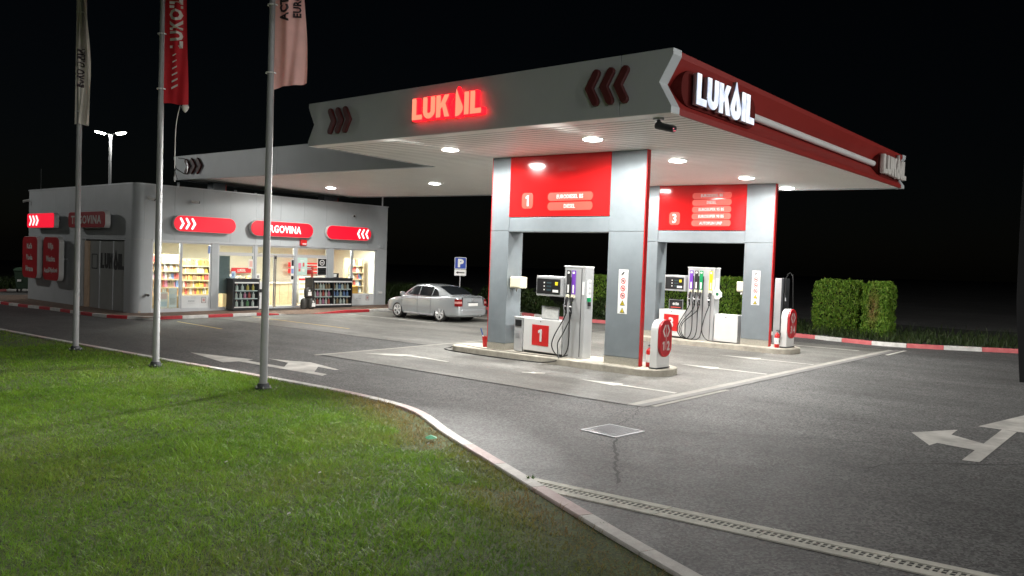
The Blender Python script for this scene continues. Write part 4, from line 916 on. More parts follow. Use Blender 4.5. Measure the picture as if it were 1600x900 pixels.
for i in range(4):
    x = 6.7+.42*i; mb = MB(); mb.lathe([(.10,0),(.13,.1),(.11,.24),(.03,.30)],(x,26.7,.931),10); k = [0,6,1,5][i]
    one(mb, 'jar', PACK[k], '%s jar standing on the shop counter' % PACKN[k], 'jar', loc=(x,26.7,.931), smooth=True)
# side entrance: grey shutters with dark brand letters
t = shop
K['shutter'] = mat('shutter_grey', (.30,.31,.30), .35, .2, var=.08, scale=2)
MB().box(XL+.15,XL+.17,25.16,29.5,-.5,2.655).build('recess_back', K['dark'], shop)
for a, b in ((25.2,26.42),(26.46,27.80),(27.84,28.86)):
    p = MB().box(XL+.09,XL+.12,a,b,-.35,2.56).build('shutter_panel', K['shutter'], shop); 
for y in (26.44,27.82): MB().box(XL+.07,XL+.13,y-.022,y+.022,-.35,2.56).build('shutter_post', K['frame'], shop)
MB().box(XL+.02,XL+.14,28.92,29.30,-.35,2.54).build('timber_post', K['tan'], shop)
MB().box(XL-.02,XL+.15,25.16,29.5,2.60,2.657).build('head_trim', K['frame'], shop)
L, LW = logo_letters(.62)
for lp in L: setmesh(outline([[(x*.92,y) for x,y in l] for l in lp],.01),'letter',K['black'],'-x',(XL+.08,26.55,1.75),shop)
for y0,y1,z0,z1 in ((28.1,28.6,1.45,1.95),): setmesh(outline([rrect(.6,.62,.05),rrect(.52,.54,.04)],.008),'outline_mark',K['dark'],'-x',(XL+.08,28.35,1.7),shop)
# roof stubs carrying the link canopy
for x, w in ((5.4,.55),(11.0,.75)):
    tt = thing('roof_post', 'short grey post with red edge between shop roof and link canopy, %s' % ('left one' if x < 8 else 'right one'), 'post', (x,25.6,4.4))
    MB().hexa([(x-w/2,25.4,4.3),(x+w/2,25.4,4.3),(x+w/2,25.9,4.3),(x-w/2,25.9,4.3)],[(x-w/2,25.4,soff(x,25.4)-.01),(x+w/2,25.4,soff(x,25.4)-.01),(x+w/2,25.9,soff(x,25.9)-.01),(x-w/2,25.9,soff(x,25.9)-.01)]).build('shaft', K['alu'], tt)
    MB().box(x+w/2+.002,x+w/2+.05,25.41,25.89,4.3,soff(x,25.6)-.03).build('red_edge', K['redmetal'], tt)
for i, x in enumerate((4.6,6.4,7.6,8.8)):
    m = MB().cyl((x,27.5+.3*i,4.4),(x,27.5+.3*i,soff(x,26)+.05*0),.06,n=8); one(m, 'roof_vent_pipe', K['steel'], 'thin vent pipe on the shop roof under the link canopy', 'pipe', group='vent pipes on the shop roof', loc=(x,27.5+.3*i,4.4))
m = MB().cyl((XR-.08,24.6,4.6),(XR-.08,24.6,5.35),.035,n=8); one(m, 'roof_mast', K['white'], 'thin white mast at the right end of the shop roof', 'mast', loc=(XR-.08,24.6,4.6))
m = MB().cyl((1.8,35.9,4.7),(1.8,35.9,5.9),.012,.006,n=5); one(m, 'aerial', K['steel'], 'thin aerial rod on the back left corner of the shop roof', 'aerial', loc=(1.8,35.9,4.7))
# ------------------------------------------------------------------ shop signs
def shop_sign(facing, cx, cz, w, h, face, label, chev=None, words=None, r=None, wh=.2, lit=True, dep=.16, off=.06, wmat=None, wide=1):
    base = (cx,YF-off,cz) if facing == '-y' else (XL-off,cx,cz)
    t = thing('shop_sign', label, 'sign', base); r = h/2-.001 if r is None else r
    def pos(a, z, d): return (cx+a,YF-off-d,cz+z) if facing == '-y' else (XL-off-d,cx-a,cz+z)
    setmesh(outline([rrect(w,h,r,8)],dep),'housing',K['white'],facing,pos(0,0,dep/2),t)
    f = setmesh(outline([rrect(w-.04,h-.04,r-.02,8)],.02,.004),'face',face,facing,pos(0,0,dep+.008),t)
    wm = wmat or (K['signwhite'] if lit else K['offwhite'])
    if chev:
        x, s_ = chev
        for k in range(3): setmesh(outline([[(a*wide,b) for a,b in chevron_loop(.19,h*.72,.085,s_ > 0)]],.012),'chevron',wm,facing,pos(x+.235*k*wide,0,dep+.03),t)
    if words:
        for wd, z, xo in [(p_, z, o_) for wd, z in words for p_, o_ in (zip(wd.split(), (-w*.235, w*.16)) if ' ' in wd else [(wd, 0)])]: text(wd,wh*(.85 if xo else 1),'lettering',wm,facing,pos(xo,z,dep+.03),t,bold=.028,sx=.74*(wide*.9 if wide > 1 else 1),spacing=1.12)
    for q in (-w/3,w/3):
        o0, o1 = pos(q,0,-off), pos(q,0,0); MB().cyl(o0,o1,.03,n=8).build('bracket', K['steel'], t)
    return t
shop_sign('-y',4.15,3.34,2.62,.64,K['litred'],'bright red lit capsule sign with three white chevrons at its left end',chev=(-.98,1))
shop_sign('-y',7.65,3.33,3.05,.66,K['litred2'],'deep red capsule sign with white lettering over the shop door',words=[('TRGOVINA',0)],wh=.30)
shop_sign('-y',11.13,3.33,2.5,.64,K['litred'],'bright red lit capsule sign with white chevrons at its right end',chev=(.52,-1))
K['hotred'] = emis('hot_red_face',(.9,.008,.035),.8,(.5,.01,.02))
shop_sign('-x',33.3,3.38,3.5,.66,K['hotred'],'glowing red capsule sign with white chevrons on the dark side wall',chev=(-1.25,1),dep=.2,off=.25,r=.14,wide=1.9)
shop_sign('-x',27.85,3.38,3.9,.66,K['redsign'],'unlit red capsule sign with grey shop lettering above the grey shutters',words=[('TRGOVINA',0)],wh=.32,lit=False,dep=.2,off=.25,r=.2,wide=1.9)
shop_sign('-x',34.65,1.70,2.0,1.92,K['redsign'],'upright dark red board listing three short words on the far side wall',words=[('Kafa',.52),('Voda',0),('Hrana',-.52)],r=.3,wh=.24,lit=False,dep=.2,off=.25,wide=1.6)
shop_sign('-x',31.85,1.70,1.95,1.92,K['redsign'],'upright dark red board naming car parts beside the side shutters',words=[('Ulja',.52),('Maziva',0),('Auto Dijelovi',-.52)],r=.3,wh=.24,lit=False,dep=.2,off=.25,wide=1.6)
# ------------------------------------------------------------------ things fixed to or standing by the shop
def wallcam(p, d, label):
    t = thing('security_camera', label, 'camera', p); p = Vector(p); d = Vector(d).normalized(); w = Vector((0,1,0)) if abs(d.y) < .9 else Vector((1,0,0))
    MB().cyl(p,p+Vector((0,-.12,.02)) if p.x > 1.5 else p+Vector((-.12,0,.02)),.03,n=8).build('bracket', K['white'], t)
    q = p+(Vector((0,-.16,.03)) if p.x > 1.5 else Vector((-.16,0,.03))); MB().cyl(q-d*.12,q+d*.17,.055,n=10).build('body', K['white'], t, smooth=True); MB().cyl(q+d*.171,q+d*.19,.05,n=10).build('lens', K['black'], t)
wallcam((1.95,YF,4.2),(.8,-.6,-.35),'camera on the rounded shop corner pointing right'); wallcam((3.7,YF,4.2),(.9,-.4,-.1),'camera above the left chevron sign on the shop front')
wallcam((11.45,YF,4.14),(-.6,-.7,-.2),'camera above the right chevron sign on the shop front'); wallcam((XL,36.2,4.33),(-.6,.5,-.2),'camera at the far end of the dark side wall')
wallcam((1.9,YF,.5),(-.2,-1,.0),'small fitting low on the rounded shop corner')
t = thing('alarm_box', 'small red alarm box above the sliding door', 'alarm', (8.78,YF,2.68)); MB().box(8.62,8.94,YF-.13,YF,2.67,2.93).build('housing', K['redmetal'], t, bevel=.02); MB().box(8.70,8.90,YF-.137,YF-.128,2.72,2.77).build('label', WHT, t)
t = thing('wall_box', 'small grey box on the pier right of the last window', 'box', (13.1,YF,.5)); MB().box(13.05,13.28,YF-.07,YF,.5,.6).build('housing', K['white'], t, bevel=.01)
t = thing('wall_lamp', 'small unlit square lamp high on the right pier', 'lamp', (13.1,YF,2.65)); MB().box(13.02,13.22,YF-.09,YF-.002,2.72,2.86).build('housing', K['frame'], t, bevel=.01)
zp = lambda x, y: gz(x,y)+.10
def cooler(x0, x1, y0, y1, h, doors, label, fills, wherew):
    zb = zp((x0+x1)/2,y0)+.0; t = thing('display_cabinet', label, 'cabinet', ((x0+x1)/2,(y0+y1)/2,zb))
    body = MB(); f = .05
    body.box(x0,x0+f,y0,y1,zb+.03,zb+h); body.box(x1-f,x1,y0,y1,zb+.03,zb+h); body.box(x0+f,x1-f,y1-.04,y1,zb+.03,zb+h); body.box(x0+f,x1-f,y0,y1-.04,zb+.03,zb+.12); body.box(x0+f,x1-f,y0,y1-.04,zb+h-.10,zb+h)
    body.build('body', K['dark'], t); MB().box(x0+.04,x1-.04,y0+.03,y1-.03,zb,zb+.028).build('base', K['black'], t)
    MB().box(x0-.02,x1+.02,y0-.03,y1+.02,zb+h+.002,zb+h+.035).build('top', K['dark'], t)
    wd = (x1-x0-2*f)/doors
    for d in range(doors):
        a = x0+f+wd*d; b = a+wd; fr = .035
        m = MB(); m.box(a+.004,a+fr,y0-.03,y0-.004,zb+.12,zb+h-.1); m.box(b-fr,b-.004,y0-.03,y0-.004,zb+.12,zb+h-.1)
        dr = m.build('door', K['black'], t)
        MB().box(a+.004,b-.004,y0-.034,y0-.003,zb+h-.155,zb+h-.10).build('top_rail', K['white'], dr); MB().box(a+.004,b-.004,y0-.034,y0-.003,zb+.12,zb+.165).build('bottom_rail', K['white'], dr)
        MB().box(a+fr,b-fr,y0-.02,y0-.014,zb+.165,zb+h-.155).build('pane', K['glass'], dr)
        zs = [.17, .17+(h-.3)/3, .17+2*(h-.3)/3]
        for li, z in enumerate(zs):
            if li: MB().box(a+.002,b-.002,y0+.04,y1-.05,zb+z-.02,zb+z).build('shelf', K['disp'], t); MB().box(a+.01,b-.01,y0+.028,y0+.039,zb+z-.03,zb+z+.012).build('price_rail', WHT, t)
            ks_, nb = fills[d][li]; sp = (wd-.12)/nb
            for i in range(nb):
                k = ks_[i % len(ks_)]; x = a+.06+sp*(i+.5); r = min(.055,sp*.42); hh = (h-.3)/3*.78
                m = MB(); m.lathe([(r,0),(r,hh*.60),(r*.85,hh*.7),(r*.35,hh*.84),(r*.35,hh*.95)],(x,y0+.12,zb+z+.001),9)
                bo = one(m, 'bottle', PACK[k], '%s bottle standing %s' % (PACKN[k], wherew), 'bottle', group='%s bottles %s' % (PACKN[k], wherew), loc=(x,y0+.12,zb+z+.001), smooth=True)
                cp = MB().lathe([(r*.42,hh*.95),(r*.42,hh*1.05)],(0,0,0),8).build('cap', WHT if i % 3 else PACK[0], bo)
cooler(5.17,6.36,23.62,24.16,1.28,1,'dark glass fronted cabinet left of the sliding door with pale and yellow bottles',[[([4,4,7,4],4),([4,4,3,0,4],5),([4,4,5,5],4)]],'in the cabinet left of the sliding door')
cooler(8.86,10.98,23.48,24.10,1.30,2,'wide dark two door cabinet of oils right of the sliding door',[[([4,0,4,3],6),([4,3,4,0],6),([6,6,4,4,6],6)],[([4,6,4],5),([2,2,4],5),([6,4,2,4],6)]],'in the wide cabinet right of the sliding door')
BAG = mat('charcoal_bag',(.035,.034,.030),.5,var=.2,scale=9)
for i,(x,y,z,s,lb) in enumerate(((8.36,23.35,0,1,'dark charcoal sack at the lower left of the pile by the wide cabinet'),(8.66,23.25,0,1,'dark charcoal sack with white label at the front of the pile by the wide cabinet'),(8.50,23.32,.48,.95,'dark charcoal sack with white label lying on top of the two others'))):
    zb = zp(x,y)+z; t = thing('charcoal_bag', lb, 'bag', (x,y,zb)); m = MB()
    m.lathe([(.10*s,0),(.17*s,.05),(.18*s,.25),(.16*s,.40),(.07*s,.47)],(x,y,zb),10); m.v = [(x+(a-x)*1.0,y+(b-y)*.75,c) for a,b,c in m.v]; m.build('sack', BAG, t, smooth=True)
    if i: MB().add([(x-.07,y-.140,zb+.10),(x+.12,y-.128,zb+.10),(x+.11,y-.132,zb+.27),(x-.06,y-.140,zb+.27)],[(0,1,2,3)]).build('label', WHT, t); MB().lathe([(.05,.29),(.05,.36)],(x+.02,y-.09,zb),8).build('badge', WHT, t)
t = thing('door_mat', 'dark grey mat lying in front of the sliding door', 'mat', (7.5,23.6,zp(7.5,23.6)))
c = [(6.62,23.15),(8.3,23.15),(8.3,24.1),(6.62,24.1)]; MB().hexa([(a,b,zp(a,b)+.002) for a,b in c],[(a,b,zp(a,b)+.018) for a,b in c]).build('mat', mat('mat_rubber',(.05,.048,.045),.9,bump=.5,bscale=200), t)
t = thing('mail_unit', 'slim white post with a black card terminal left of the sliding door', 'terminal', (6.62,24.0,zp(6.6,24))); zb = zp(6.6,24); MB().box(6.44,6.72,24.0,24.18,zb,zb+1.18).build('column', K['white'], t, bevel=.01); MB().box(6.46,6.70,23.985,24.0,zb+.72,zb+.86).build('screen', K['black'], t); MB().box(6.52,6.60,23.99,24.0,zb+.42,zb+.58).build('pictogram', GRYP, t)
# ------------------------------------------------------------------ drains
t = thing('drain_grate', 'square galvanised drain grate set in the asphalt', 'drain', (-1.90,-.44,gz(-1.90,-.44)), local=True); t.rotation_euler = (math.atan(GY),-math.atan(GX),R(-4))
m = MB(); s_ = .33
for a, b in ((-s_,-s_+.03),(s_-.03,s_)): m.box(a,b,-s_,s_,-.02,.012); m.box(-s_+.03,s_-.03,a,b,-.02,.012)
m.build('frame', K['steel'], t); m = MB()
for i in range(20): a = -s_+.04+.0305*i; m.box(a,a+.009,-s_+.03,s_-.03,-.02,.009)
for i in range(9): a = -s_+.06+.065*i; m.box(-s_+.03,s_-.03,a,a+.008,-.02,.007)
m.build('grid_bars', K['steel'], t, kind='stuff'); MB().box(-s_+.03,s_-.03,-s_+.03,s_-.03,-.03,.0046).build('pit', K['chan'], t)
t = thing('slot_drain', 'long slotted concrete drain channel running out from the lawn kerb', 'drain', (-4.4,-4.2,gz(-4.4,-4.2)))
cx_ = lambda y: -4.80+(-1.35-y)*.118
def dstrip(o0, o1, y0, y1, z0, z1):
    c = [(cx_(y0)+o0,y0),(cx_(y0)+o1,y0),(cx_(y1)+o1,y1),(cx_(y1)+o0,y1)]; c = c[::-1]
    return MB().hexa([(a,b,gz(a,b)+z0) for a,b in c],[(a,b,gz(a,b)+z1) for a,b in c])
K['drainc'] = mat('drain_concrete', (.58,.565,.50), .85, var=.22, scale=5, bump=.5, bscale=90)
y = -1.0
while y > -8.9:
    y1 = y-1.0
    for o0, o1 in ((-.175,-.062),(.062,.165)): dstrip(o0,o1,y-.004,y1+.004,-.08,.012+random.uniform(0,.003)).build('side_block', K['drainc'], t, bevel=.004)
    y = y1
dstrip(-.062,.062,-1.0,-9,-.06,.0045).build('channel_floor', K['joint'], t); m = MB(); y = -1.02
while y > -8.9:
    for o0, o1 in ((-.060,-.052),(-.006,.006),(.052,.060)): b = dstrip(o0,o1,y,y-.060,-.03,.008); m.add(b.v,b.f)
    b = dstrip(-.060,.060,y-.036,y-.058,-.03,.0085); m.add(b.v,b.f); y -= .062
m.build('slot_grating', K['drainc'], t, kind='stuff')
# ------------------------------------------------------------------ hedges and shrubs
K['twig'] = mat('hedge_core', (.010,.016,.005), .95, var=.3, scale=8)
def leaves(P, Nn, size, dryv=None):
    n = len(P); a = rng.normal(0,1,(n,3)); d = a+Nn*.8; d /= np.linalg.norm(d,axis=1)[:,None]
    up = np.tile([0,0,1.],(n,1))+rng.normal(0,.45,(n,3)); u = np.cross(d,up); u /= np.linalg.norm(u,axis=1)[:,None]; v = np.cross(u,d)
    s = size*rng.uniform(.6,1.3,n)[:,None]
    V = np.stack([P-u*s*.35, P+v*s*.1-u*0+u*s*.0+v*s*-.5, P+u*s*.35, P+v*s],1)
    V[:,1] = P-v*s*.6
    me = bpy.data.meshes.new('leaves'); me.vertices.add(n*4); me.vertices.foreach_set('co', V.astype(np.float32).ravel())
    me.loops.add(n*4); me.loops.foreach_set('vertex_index', np.arange(n*4,dtype=np.int32)); me.polygons.add(n)
    me.polygons.foreach_set('loop_start', np.arange(n,dtype=np.int32)*4); me.polygons.foreach_set('loop_total', np.full(n,4,np.int32))
    at = me.attributes.new('tone','FLOAT_COLOR','POINT'); c = np.zeros((n,4,4),np.float32); c[...,0] = rng.uniform(0,1,n)[:,None]; c[...,3] = 1
    if dryv is not None: c[...,1] = dryv[:,None]
    at.data.foreach_set('color', c.ravel()); me.update(); return me
def hedge(x0,x1,y0,y1,h,label,n=15000,brown=None,group=None):
    cx, cy = (x0+x1)/2,(y0+y1)/2; zb = gz(cx,cy)+.07; t = thing('hedge', label, 'hedge', (cx,cy,zb), group=group)
    MB().box(x0+.10,x1-.10,y0+.10,y1-.10,zb+.05,zb+h-.10).build('core', K['twig'], t, bevel=.1)
    for q in np.arange(y0+.3,y1-.2,.45): MB().cyl((cx,float(q),zb-.1),(cx,float(q),zb+.4),.03,n=6).build('stem', K['tan'], t)
    lx, ly = x1-x0, y1-y0; A = np.array([ly*h,ly*h,lx*h,lx*h,lx*ly]); k = rng.choice(5,n,p=A/A.sum())
    a, b = rng.uniform(0,1,n), rng.uniform(0,1,n); P = np.zeros((n,3)); N_ = np.zeros((n,3))
    for i,(ax,sg) in enumerate(((0,-1),(0,1),(1,-1),(1,1),(2,1))):
        s = k == i
        if ax == 0: P[s] = np.stack([np.full(s.sum(),x0 if sg<0 else x1), y0+ly*a[s], zb+h*b[s]],1)
        if ax == 1: P[s] = np.stack([x0+lx*a[s], np.full(s.sum(),y0 if sg<0 else y1), zb+h*b[s]],1)
        if ax == 2: P[s] = np.stack([x0+lx*a[s], y0+ly*b[s], np.full(s.sum(),zb+h)],1)
        N_[s,ax] = sg
    w = .6*(vnoise(P[:,1]*1+P[:,0],P[:,2],2.6,11)-.5); w2 = vnoise(P[:,1]+P[:,0],P[:,2],7,12)-.5
    P += N_*(w*.16+w2*.12-.02)[:,None]+rng.normal(0,.025,(n,3)); P[:,2] -= (np.clip(.15-np.minimum(P[:,1]-y0,y1-P[:,1]),0,.15)*.8)*(P[:,2]>zb+h*.8)
    dv = np.clip(rng.normal(0,.12,n),0,.4)
    if brown is not None:
        by,bz,r1,r2 = brown; dv = np.clip(dv+np.clip(1.25-np.hypot((P[:,1]-by)/r1,(P[:,2]-zb-bz)/r2),0,1)*rng.uniform(.3,1,n),0,1)
    link('foliage', offset(leaves(P,N_,.062,dv),(cx,cy,zb)), K['leaf'], t); return t
def offset(me, o):
    n = len(me.vertices); c = np.empty(n*3,np.float32); me.vertices.foreach_get('co',c); c = c.reshape(-1,3)-np.array(o,np.float32); me.vertices.foreach_set('co',c.ravel()); me.update(); return me
hedge(17.3,18.2,3.06,4.62,1.80,'square clipped green hedge block, the left of the lit pair beyond the kerb',16000)
hedge(16.75,17.65,1.92,2.72,1.76,'square clipped hedge block with a brown dead patch, the right of the lit pair',13000,brown=(2.35,.95,.20,.65))
hedge(17.3,18.4,7.7,9.4,1.76,'clipped hedge block seen through the gantry numbered three',9000); hedge(17.3,18.4,9.9,11.8,1.66,'clipped hedge block in shade behind the display of dispenser three',8000)
hedge(17.2,18.3,13.2,14.7,1.68,'clipped hedge block seen through the gantry numbered one',8000)
def shrub(x,y,h,w,label,n=1500):
    zb = gz(x,y)+.06; t = thing('shrub', label, 'shrub', (x,y,zb), group='low shrubs along the back kerb')
    for i in range(5):
        a = i*1.3; MB().cyl((x,y,zb),(x+.4*w*math.cos(a),y+.4*w*math.sin(a),zb+h*.7),.018,.006,n=5).build('stem', K['tan'], t)
    d = rng.normal(0,1,(n,3)); d /= np.linalg.norm(d,axis=1)[:,None]; r = rng.uniform(.35,1,n)[:,None]**.6
    P = d*r*np.array([w*.55,w*.55,h*.55])*(.8+.4*vnoise(d[:,0]*2+5,d[:,2]*2+5,1.7,int(x*7)%50)[:,None])+np.array([x,y,zb+h*.5])
    link('foliage', offset(leaves(P,d,.09),(x,y,zb)), K['leafd'], t)
for i, (y, w) in enumerate(((15.9,'just right of the parked car'),(16.9,'behind the boot of the parked car'),(17.8,'close behind the foot of the parking sign'),(18.9,'left of the parking sign behind the car'),(12.4,'left of the hedge block seen through gantry one'),(11.3,'behind the dispenser numbered one'))): shrub(float(np.interp(y,RKy,RKx))+.9+.2*(i%3),y,.75+.12*(i%3),.9,'low dark shrub past the back kerb, '+w)
for i, (x,y) in enumerate(((14.4,25.6),(15.3,25.2),(16.4,25.8),(17.6,25.0),(18.6,24.2),(19.4,22.8))): shrub(x,y,.7+.12*(i%3),1.1,'%s low dark shrub counted rightwards from the shop wall' % ['first','second','third','fourth','fifth','sixth'][i])
# ------------------------------------------------------------------ flags and poles
E_, N2 = Vector((.68,-.733,0)).normalized(), Vector((.733,.68,0)).normalized()
PD = [(-4.26,13.57,'thin grey flagpole with the furled white flag, farthest left','p1'),(-4.05,9.66,'grey flagpole carrying the red flag, middle of the row','p2'),(-3.88,5.69,'thick grey flagpole carrying the pinkish flag, nearest the forecourt','p3')]
for x,y,lb,_ in PD:
    z = gz(x,y)+.055; t = thing('flagpole', lb, 'flagpole', (x,y,z), group='flagpoles on the lawn')
    MB().cyl((x,y,z+.02),(x,y,z+9.4),.068,.048,n=20).build('pole', K['pole'], t, smooth=True)
    MB().lathe([(.15,.0),(.15,.03),(.11,.045),(.095,.11)],(x,y,z),18).build('base_flange', K['dark'], t)
    for a in range(6): MB().cyl((x+.13*math.cos(a*1.047),y+.13*math.sin(a*1.047),z+.028),(x+.13*math.cos(a*1.047),y+.13*math.sin(a*1.047),z+.06),.014,n=6).build('bolt', K['steel'], t)
    MB().tube([Vector((x,y,z+1.4))-N2*.08+E_*.06,Vector((x,y,z+4))-N2*.09+E_*.07,Vector((x,y,z+7))-N2*.085+E_*.06],.006,5).build('halyard', K['pole'], t)
    MB().lathe([(.07,0),(.085,.04),(.05,.10),(.005,.12)],(x,y,z+9.4),14).build('finial', K['steel'], t)
K['flagw'] = mat('white_flag_cloth',(.66,.63,.57),.8,var=.1,scale=3); K['flagr'] = mat('red_flag_cloth',(.55,.018,.028),.75,var=.1,scale=3); K['flagp'] = mat('neon_lit_flag_cloth',(.84,.50,.46),.8,var=.08,scale=3)  # flagp: pink light of the neon sign put into the cloth colour
for k in ('flagw','flagr','flagp'):
    b_ = K[k].node_tree.nodes['Principled BSDF']; translucent(K[k], b_, b_.inputs['Base Color'].links[0].from_socket, .35)
def flag(i, z0, z1, off, wid, m, label, fold, skew=0, prints=()):
    x,y,_,_ = PD[i]; P0 = Vector((x,y,0)); t = thing('flag', label, 'flag', (x,y,z0), group='flags on the poles')
    def surf(u, v):
        ww = wid(v); s = ww*u
        d = fold[0]*math.sin(2*math.pi*(fold[1]*u+fold[2]*v)+fold[3])*min(1,u*3)+fold[0]*.5*math.sin(2*math.pi*(fold[1]*2.3*u-1.3*v))*min(1,u*2)
        zz = z0+(z1-z0)*v+skew*u*(1-v)+.02*math.sin(6*u)*(1-v)
        return P0+E_*(off+s+.03*math.sin(5*v+i)*u)+N2*(d-.02)+Vector((0,0,zz))
    nu, nv = 26, 60; mb = MB(); mb.v = [tuple(surf(a/nu,b/nv)) for b in range(nv+1) for a in range(nu+1)]
    mb.f = [(b*(nu+1)+a,b*(nu+1)+a+1,(b+1)*(nu+1)+a+1,(b+1)*(nu+1)+a) for b in range(nv) for a in range(nu)]
    mb.build('cloth', m, t, smooth=True)
    FM = Matrix(((0,-E_.x,-N2.x),(0,-E_.y,-N2.y),(1,0,0)))
    def mp(q):
        s = (q-P0).dot(E_)-off; dd = -(q-P0).dot(N2); v = (q.z-z0)/(z1-z0); u = s/wid(v)
        p = surf(min(max(u,0.02),.98),v); return P0+E_*(p-P0).dot(E_)+N2*((p-P0).dot(N2)-.012-fold[0]*.45-dd*.3)+Vector((0,0,q.z))
    for kind, s_, h, uu, zc, mm in prints:
        pos = P0+E_*(off+uu)+Vector((0,0,zc))
        if kind == 't': text(s_,h,'lettering',mm,FM,pos,t,ext=.004,bold=.04,sx=.85,fn=mp)
        else: setmesh(outline([[(-.055*s_,.065*s_),(-.015*s_,.065*s_),(.055*s_,-.065*s_),(.015*s_,-.065*s_)]],.004),'dash',mm,FM,pos,t,fn=mp)
    # seam rings
    for k in range(4):
        zc = z0+.3+(z1-z0-.5)*k/3; MB().lathe([(.078,-.012),(.092,-.012),(.092,.012),(.078,.012)],(x,y,zc),14,cap=False).build('ring', K['white'], t)
    return t
INK = mat('flag_ink',(.03,.02,.025),.7); PWH = mat('flag_print_white',(.62,.58,.54),.8)
flag(0,5.22,9.2,-.10,lambda v: .31+.05*math.sin(4*v+.8),K['flagw'],'off white furled flag hanging tight on the far left pole',(.10,1.6,.35,.5),0,[('t','EURO DIESEL',.13,.14,6.55,INK)])
flag(1,5.34,9.2,-.0,lambda v: .52+.03*math.sin(5*v+2),K['flagr'],'red flag with white vertical brand lettering on the middle pole',(.04,.9,.5,.2),0,
     [('t','LUKOIL',.24,.30,6.98,PWH)]+[('d',1-.09*k,0,.28,5.69+.128*k,PWH) for k in range(6)])
flag(2,5.19,9.2,.03,lambda v: .56-.03*math.sin(3*v)+.02*math.sin(9*v),K['flagp'],'pale flag, neon pink light put in its colour, with dark lettering on the nearest pole',(.055,1.1,.3,.9),.16,[('t','EURO',.13,.42,6.66,INK),('t','ACT',.16,.20,6.58,INK)])
# loose line and wire loop under the red flag
x,y = PD[1][:2]; P0 = Vector((x,y,0)); r0 = P0+E_*.32
t = thing('flag_rope', 'thin loose rope and wire loop hanging below the red flag', 'rope', (r0.x,r0.y,4.0))
MB().tube(catmull([r0+E_*.08+Vector((0,0,5.35)),r0+Vector((0,0,4.9)),r0-E_*.01+Vector((0,0,4.3)),r0+Vector((0,0,3.75))],6),.008,5).build('rope', K['offwhite'], t)
MB().tube(catmull([r0+E_*.06+Vector((0,0,4.24)),r0+E_*.22+Vector((0,0,4.20)),r0+E_*.22+Vector((0,0,3.92)),r0+Vector((0,0,4.02)),r0+E_*.05+Vector((0,0,3.80))],6),.010,5).build('wire_loop', K['dark'], t)
m = MB(); q = P0+E_*.50+Vector((0,0,5.29)); m.lathe([(.01,-.11),(.05,-.07),(.075,0),(.05,.06),(.01,.09)],tuple(q),10); one(m,'flag_weight',K['offwhite'],'rounded pale weight at the lower corner of the red flag','weight',loc=tuple(q),smooth=True)
# ------------------------------------------------------------------ street lamp behind the shop
def street_lamp(x, y, label, p, d0, lens=(60,14), cone=178):
    zb = gz(x,y); t = thing('street_lamp', label, 'street lamp', (x,y,zb))
    MB().cyl((x,y,zb),(x,y,8.85),.10,.07,n=12).build('pole', K['pole'], t, smooth=True); MB().box(x-.08,x+.08,y-.08,y+.08,8.80,8.92).build('bracket', K['steel'], t)
    for k, s_ in enumerate((-1,1)):
        d = d0*s_; hc = Vector((x,y,9.02))+d*.62; MB().cyl(Vector((x,y,8.86)),hc-d*.2+Vector((0,0,.03)),.028,n=8).build('arm', K['steel'], t)
        a = hc-d*.25-Vector((0,0,.03)); b = hc+d*.25+Vector((0,0,.06)); n = Vector((-d.y,d.x,0))*.17; up = Vector((0,0,.06))
        h = MB().hexa([a-n,b-n,b+n,a+n],[a-n*.7+up,b-n*.7+up,b+n*.7+up,a+n*.7+up]).build('lamp_head', K['steel'], t)
        dn = Vector((0,0,-.016)); MB().hexa([a-n*.8+dn*6+d*.06,b-n*.8+dn*6-d*.06,b+n*.8+dn*6-d*.06,a+n*.8+dn*6+d*.06],[a-n*.9+dn*.2,b-n*.9+dn*.2,b+n*.9+dn*.2,a+n*.9+dn*.2]).build('lens', emis('street_lens',(1,1,.86),lens[k]), h)
        ld = bpy.data.lights.new('street_lamp_light','SPOT'); ld.spot_size = R(cone); ld.spot_blend = .05 if cone > 170 else .35; ld.shadow_soft_size = .2; ld.energy = p; ld.color = (1,.985,.95)
        lo = bpy.data.objects.new('street_lamp_light', ld); COL.objects.link(lo); lo.parent = t; lo.location = hc-Vector((x,y,zb))+Vector((0,0,-.10))
street_lamp(7.72,43.2,'tall street lamp with two lit heads behind the shop',STREET_W*.3,E_)
# unseen copies: left one assumed from sign shadows, right one added for its light
street_lamp(-8.5,43.0,'assumed unseen lamp beyond the left edge lighting the dark side wall of the shop',STREET_W*.55,Vector((0,1,0)),(12,12))  # assumed from the shadows of the wall signs
street_lamp(9.0,-19.0,'added unseen lamp beyond the right edge lighting the open asphalt',STREET_W*2.1,Vector((0,1,0)),(12,12))  # added light for the right asphalt and red fascia, no source seen
street_lamp(-15.0,4.5,'added unseen lamp with a shielded beam on the lawn beyond the left edge',STREET_W*.55,Vector((0,1,0)),(12,12),cone=128)  # added fill light for the lawn, not a known lamp
for x, y, w in ((-32,-36,'left one'),(-12,-47,'middle one'),(10,-52,'right one')): street_lamp(x,y,'added unseen lamp far behind the viewer, %s of the row' % w,STREET_W*3.7,Vector((1,0,0)),(12,12))  # unseen row added to light the flags and fascias
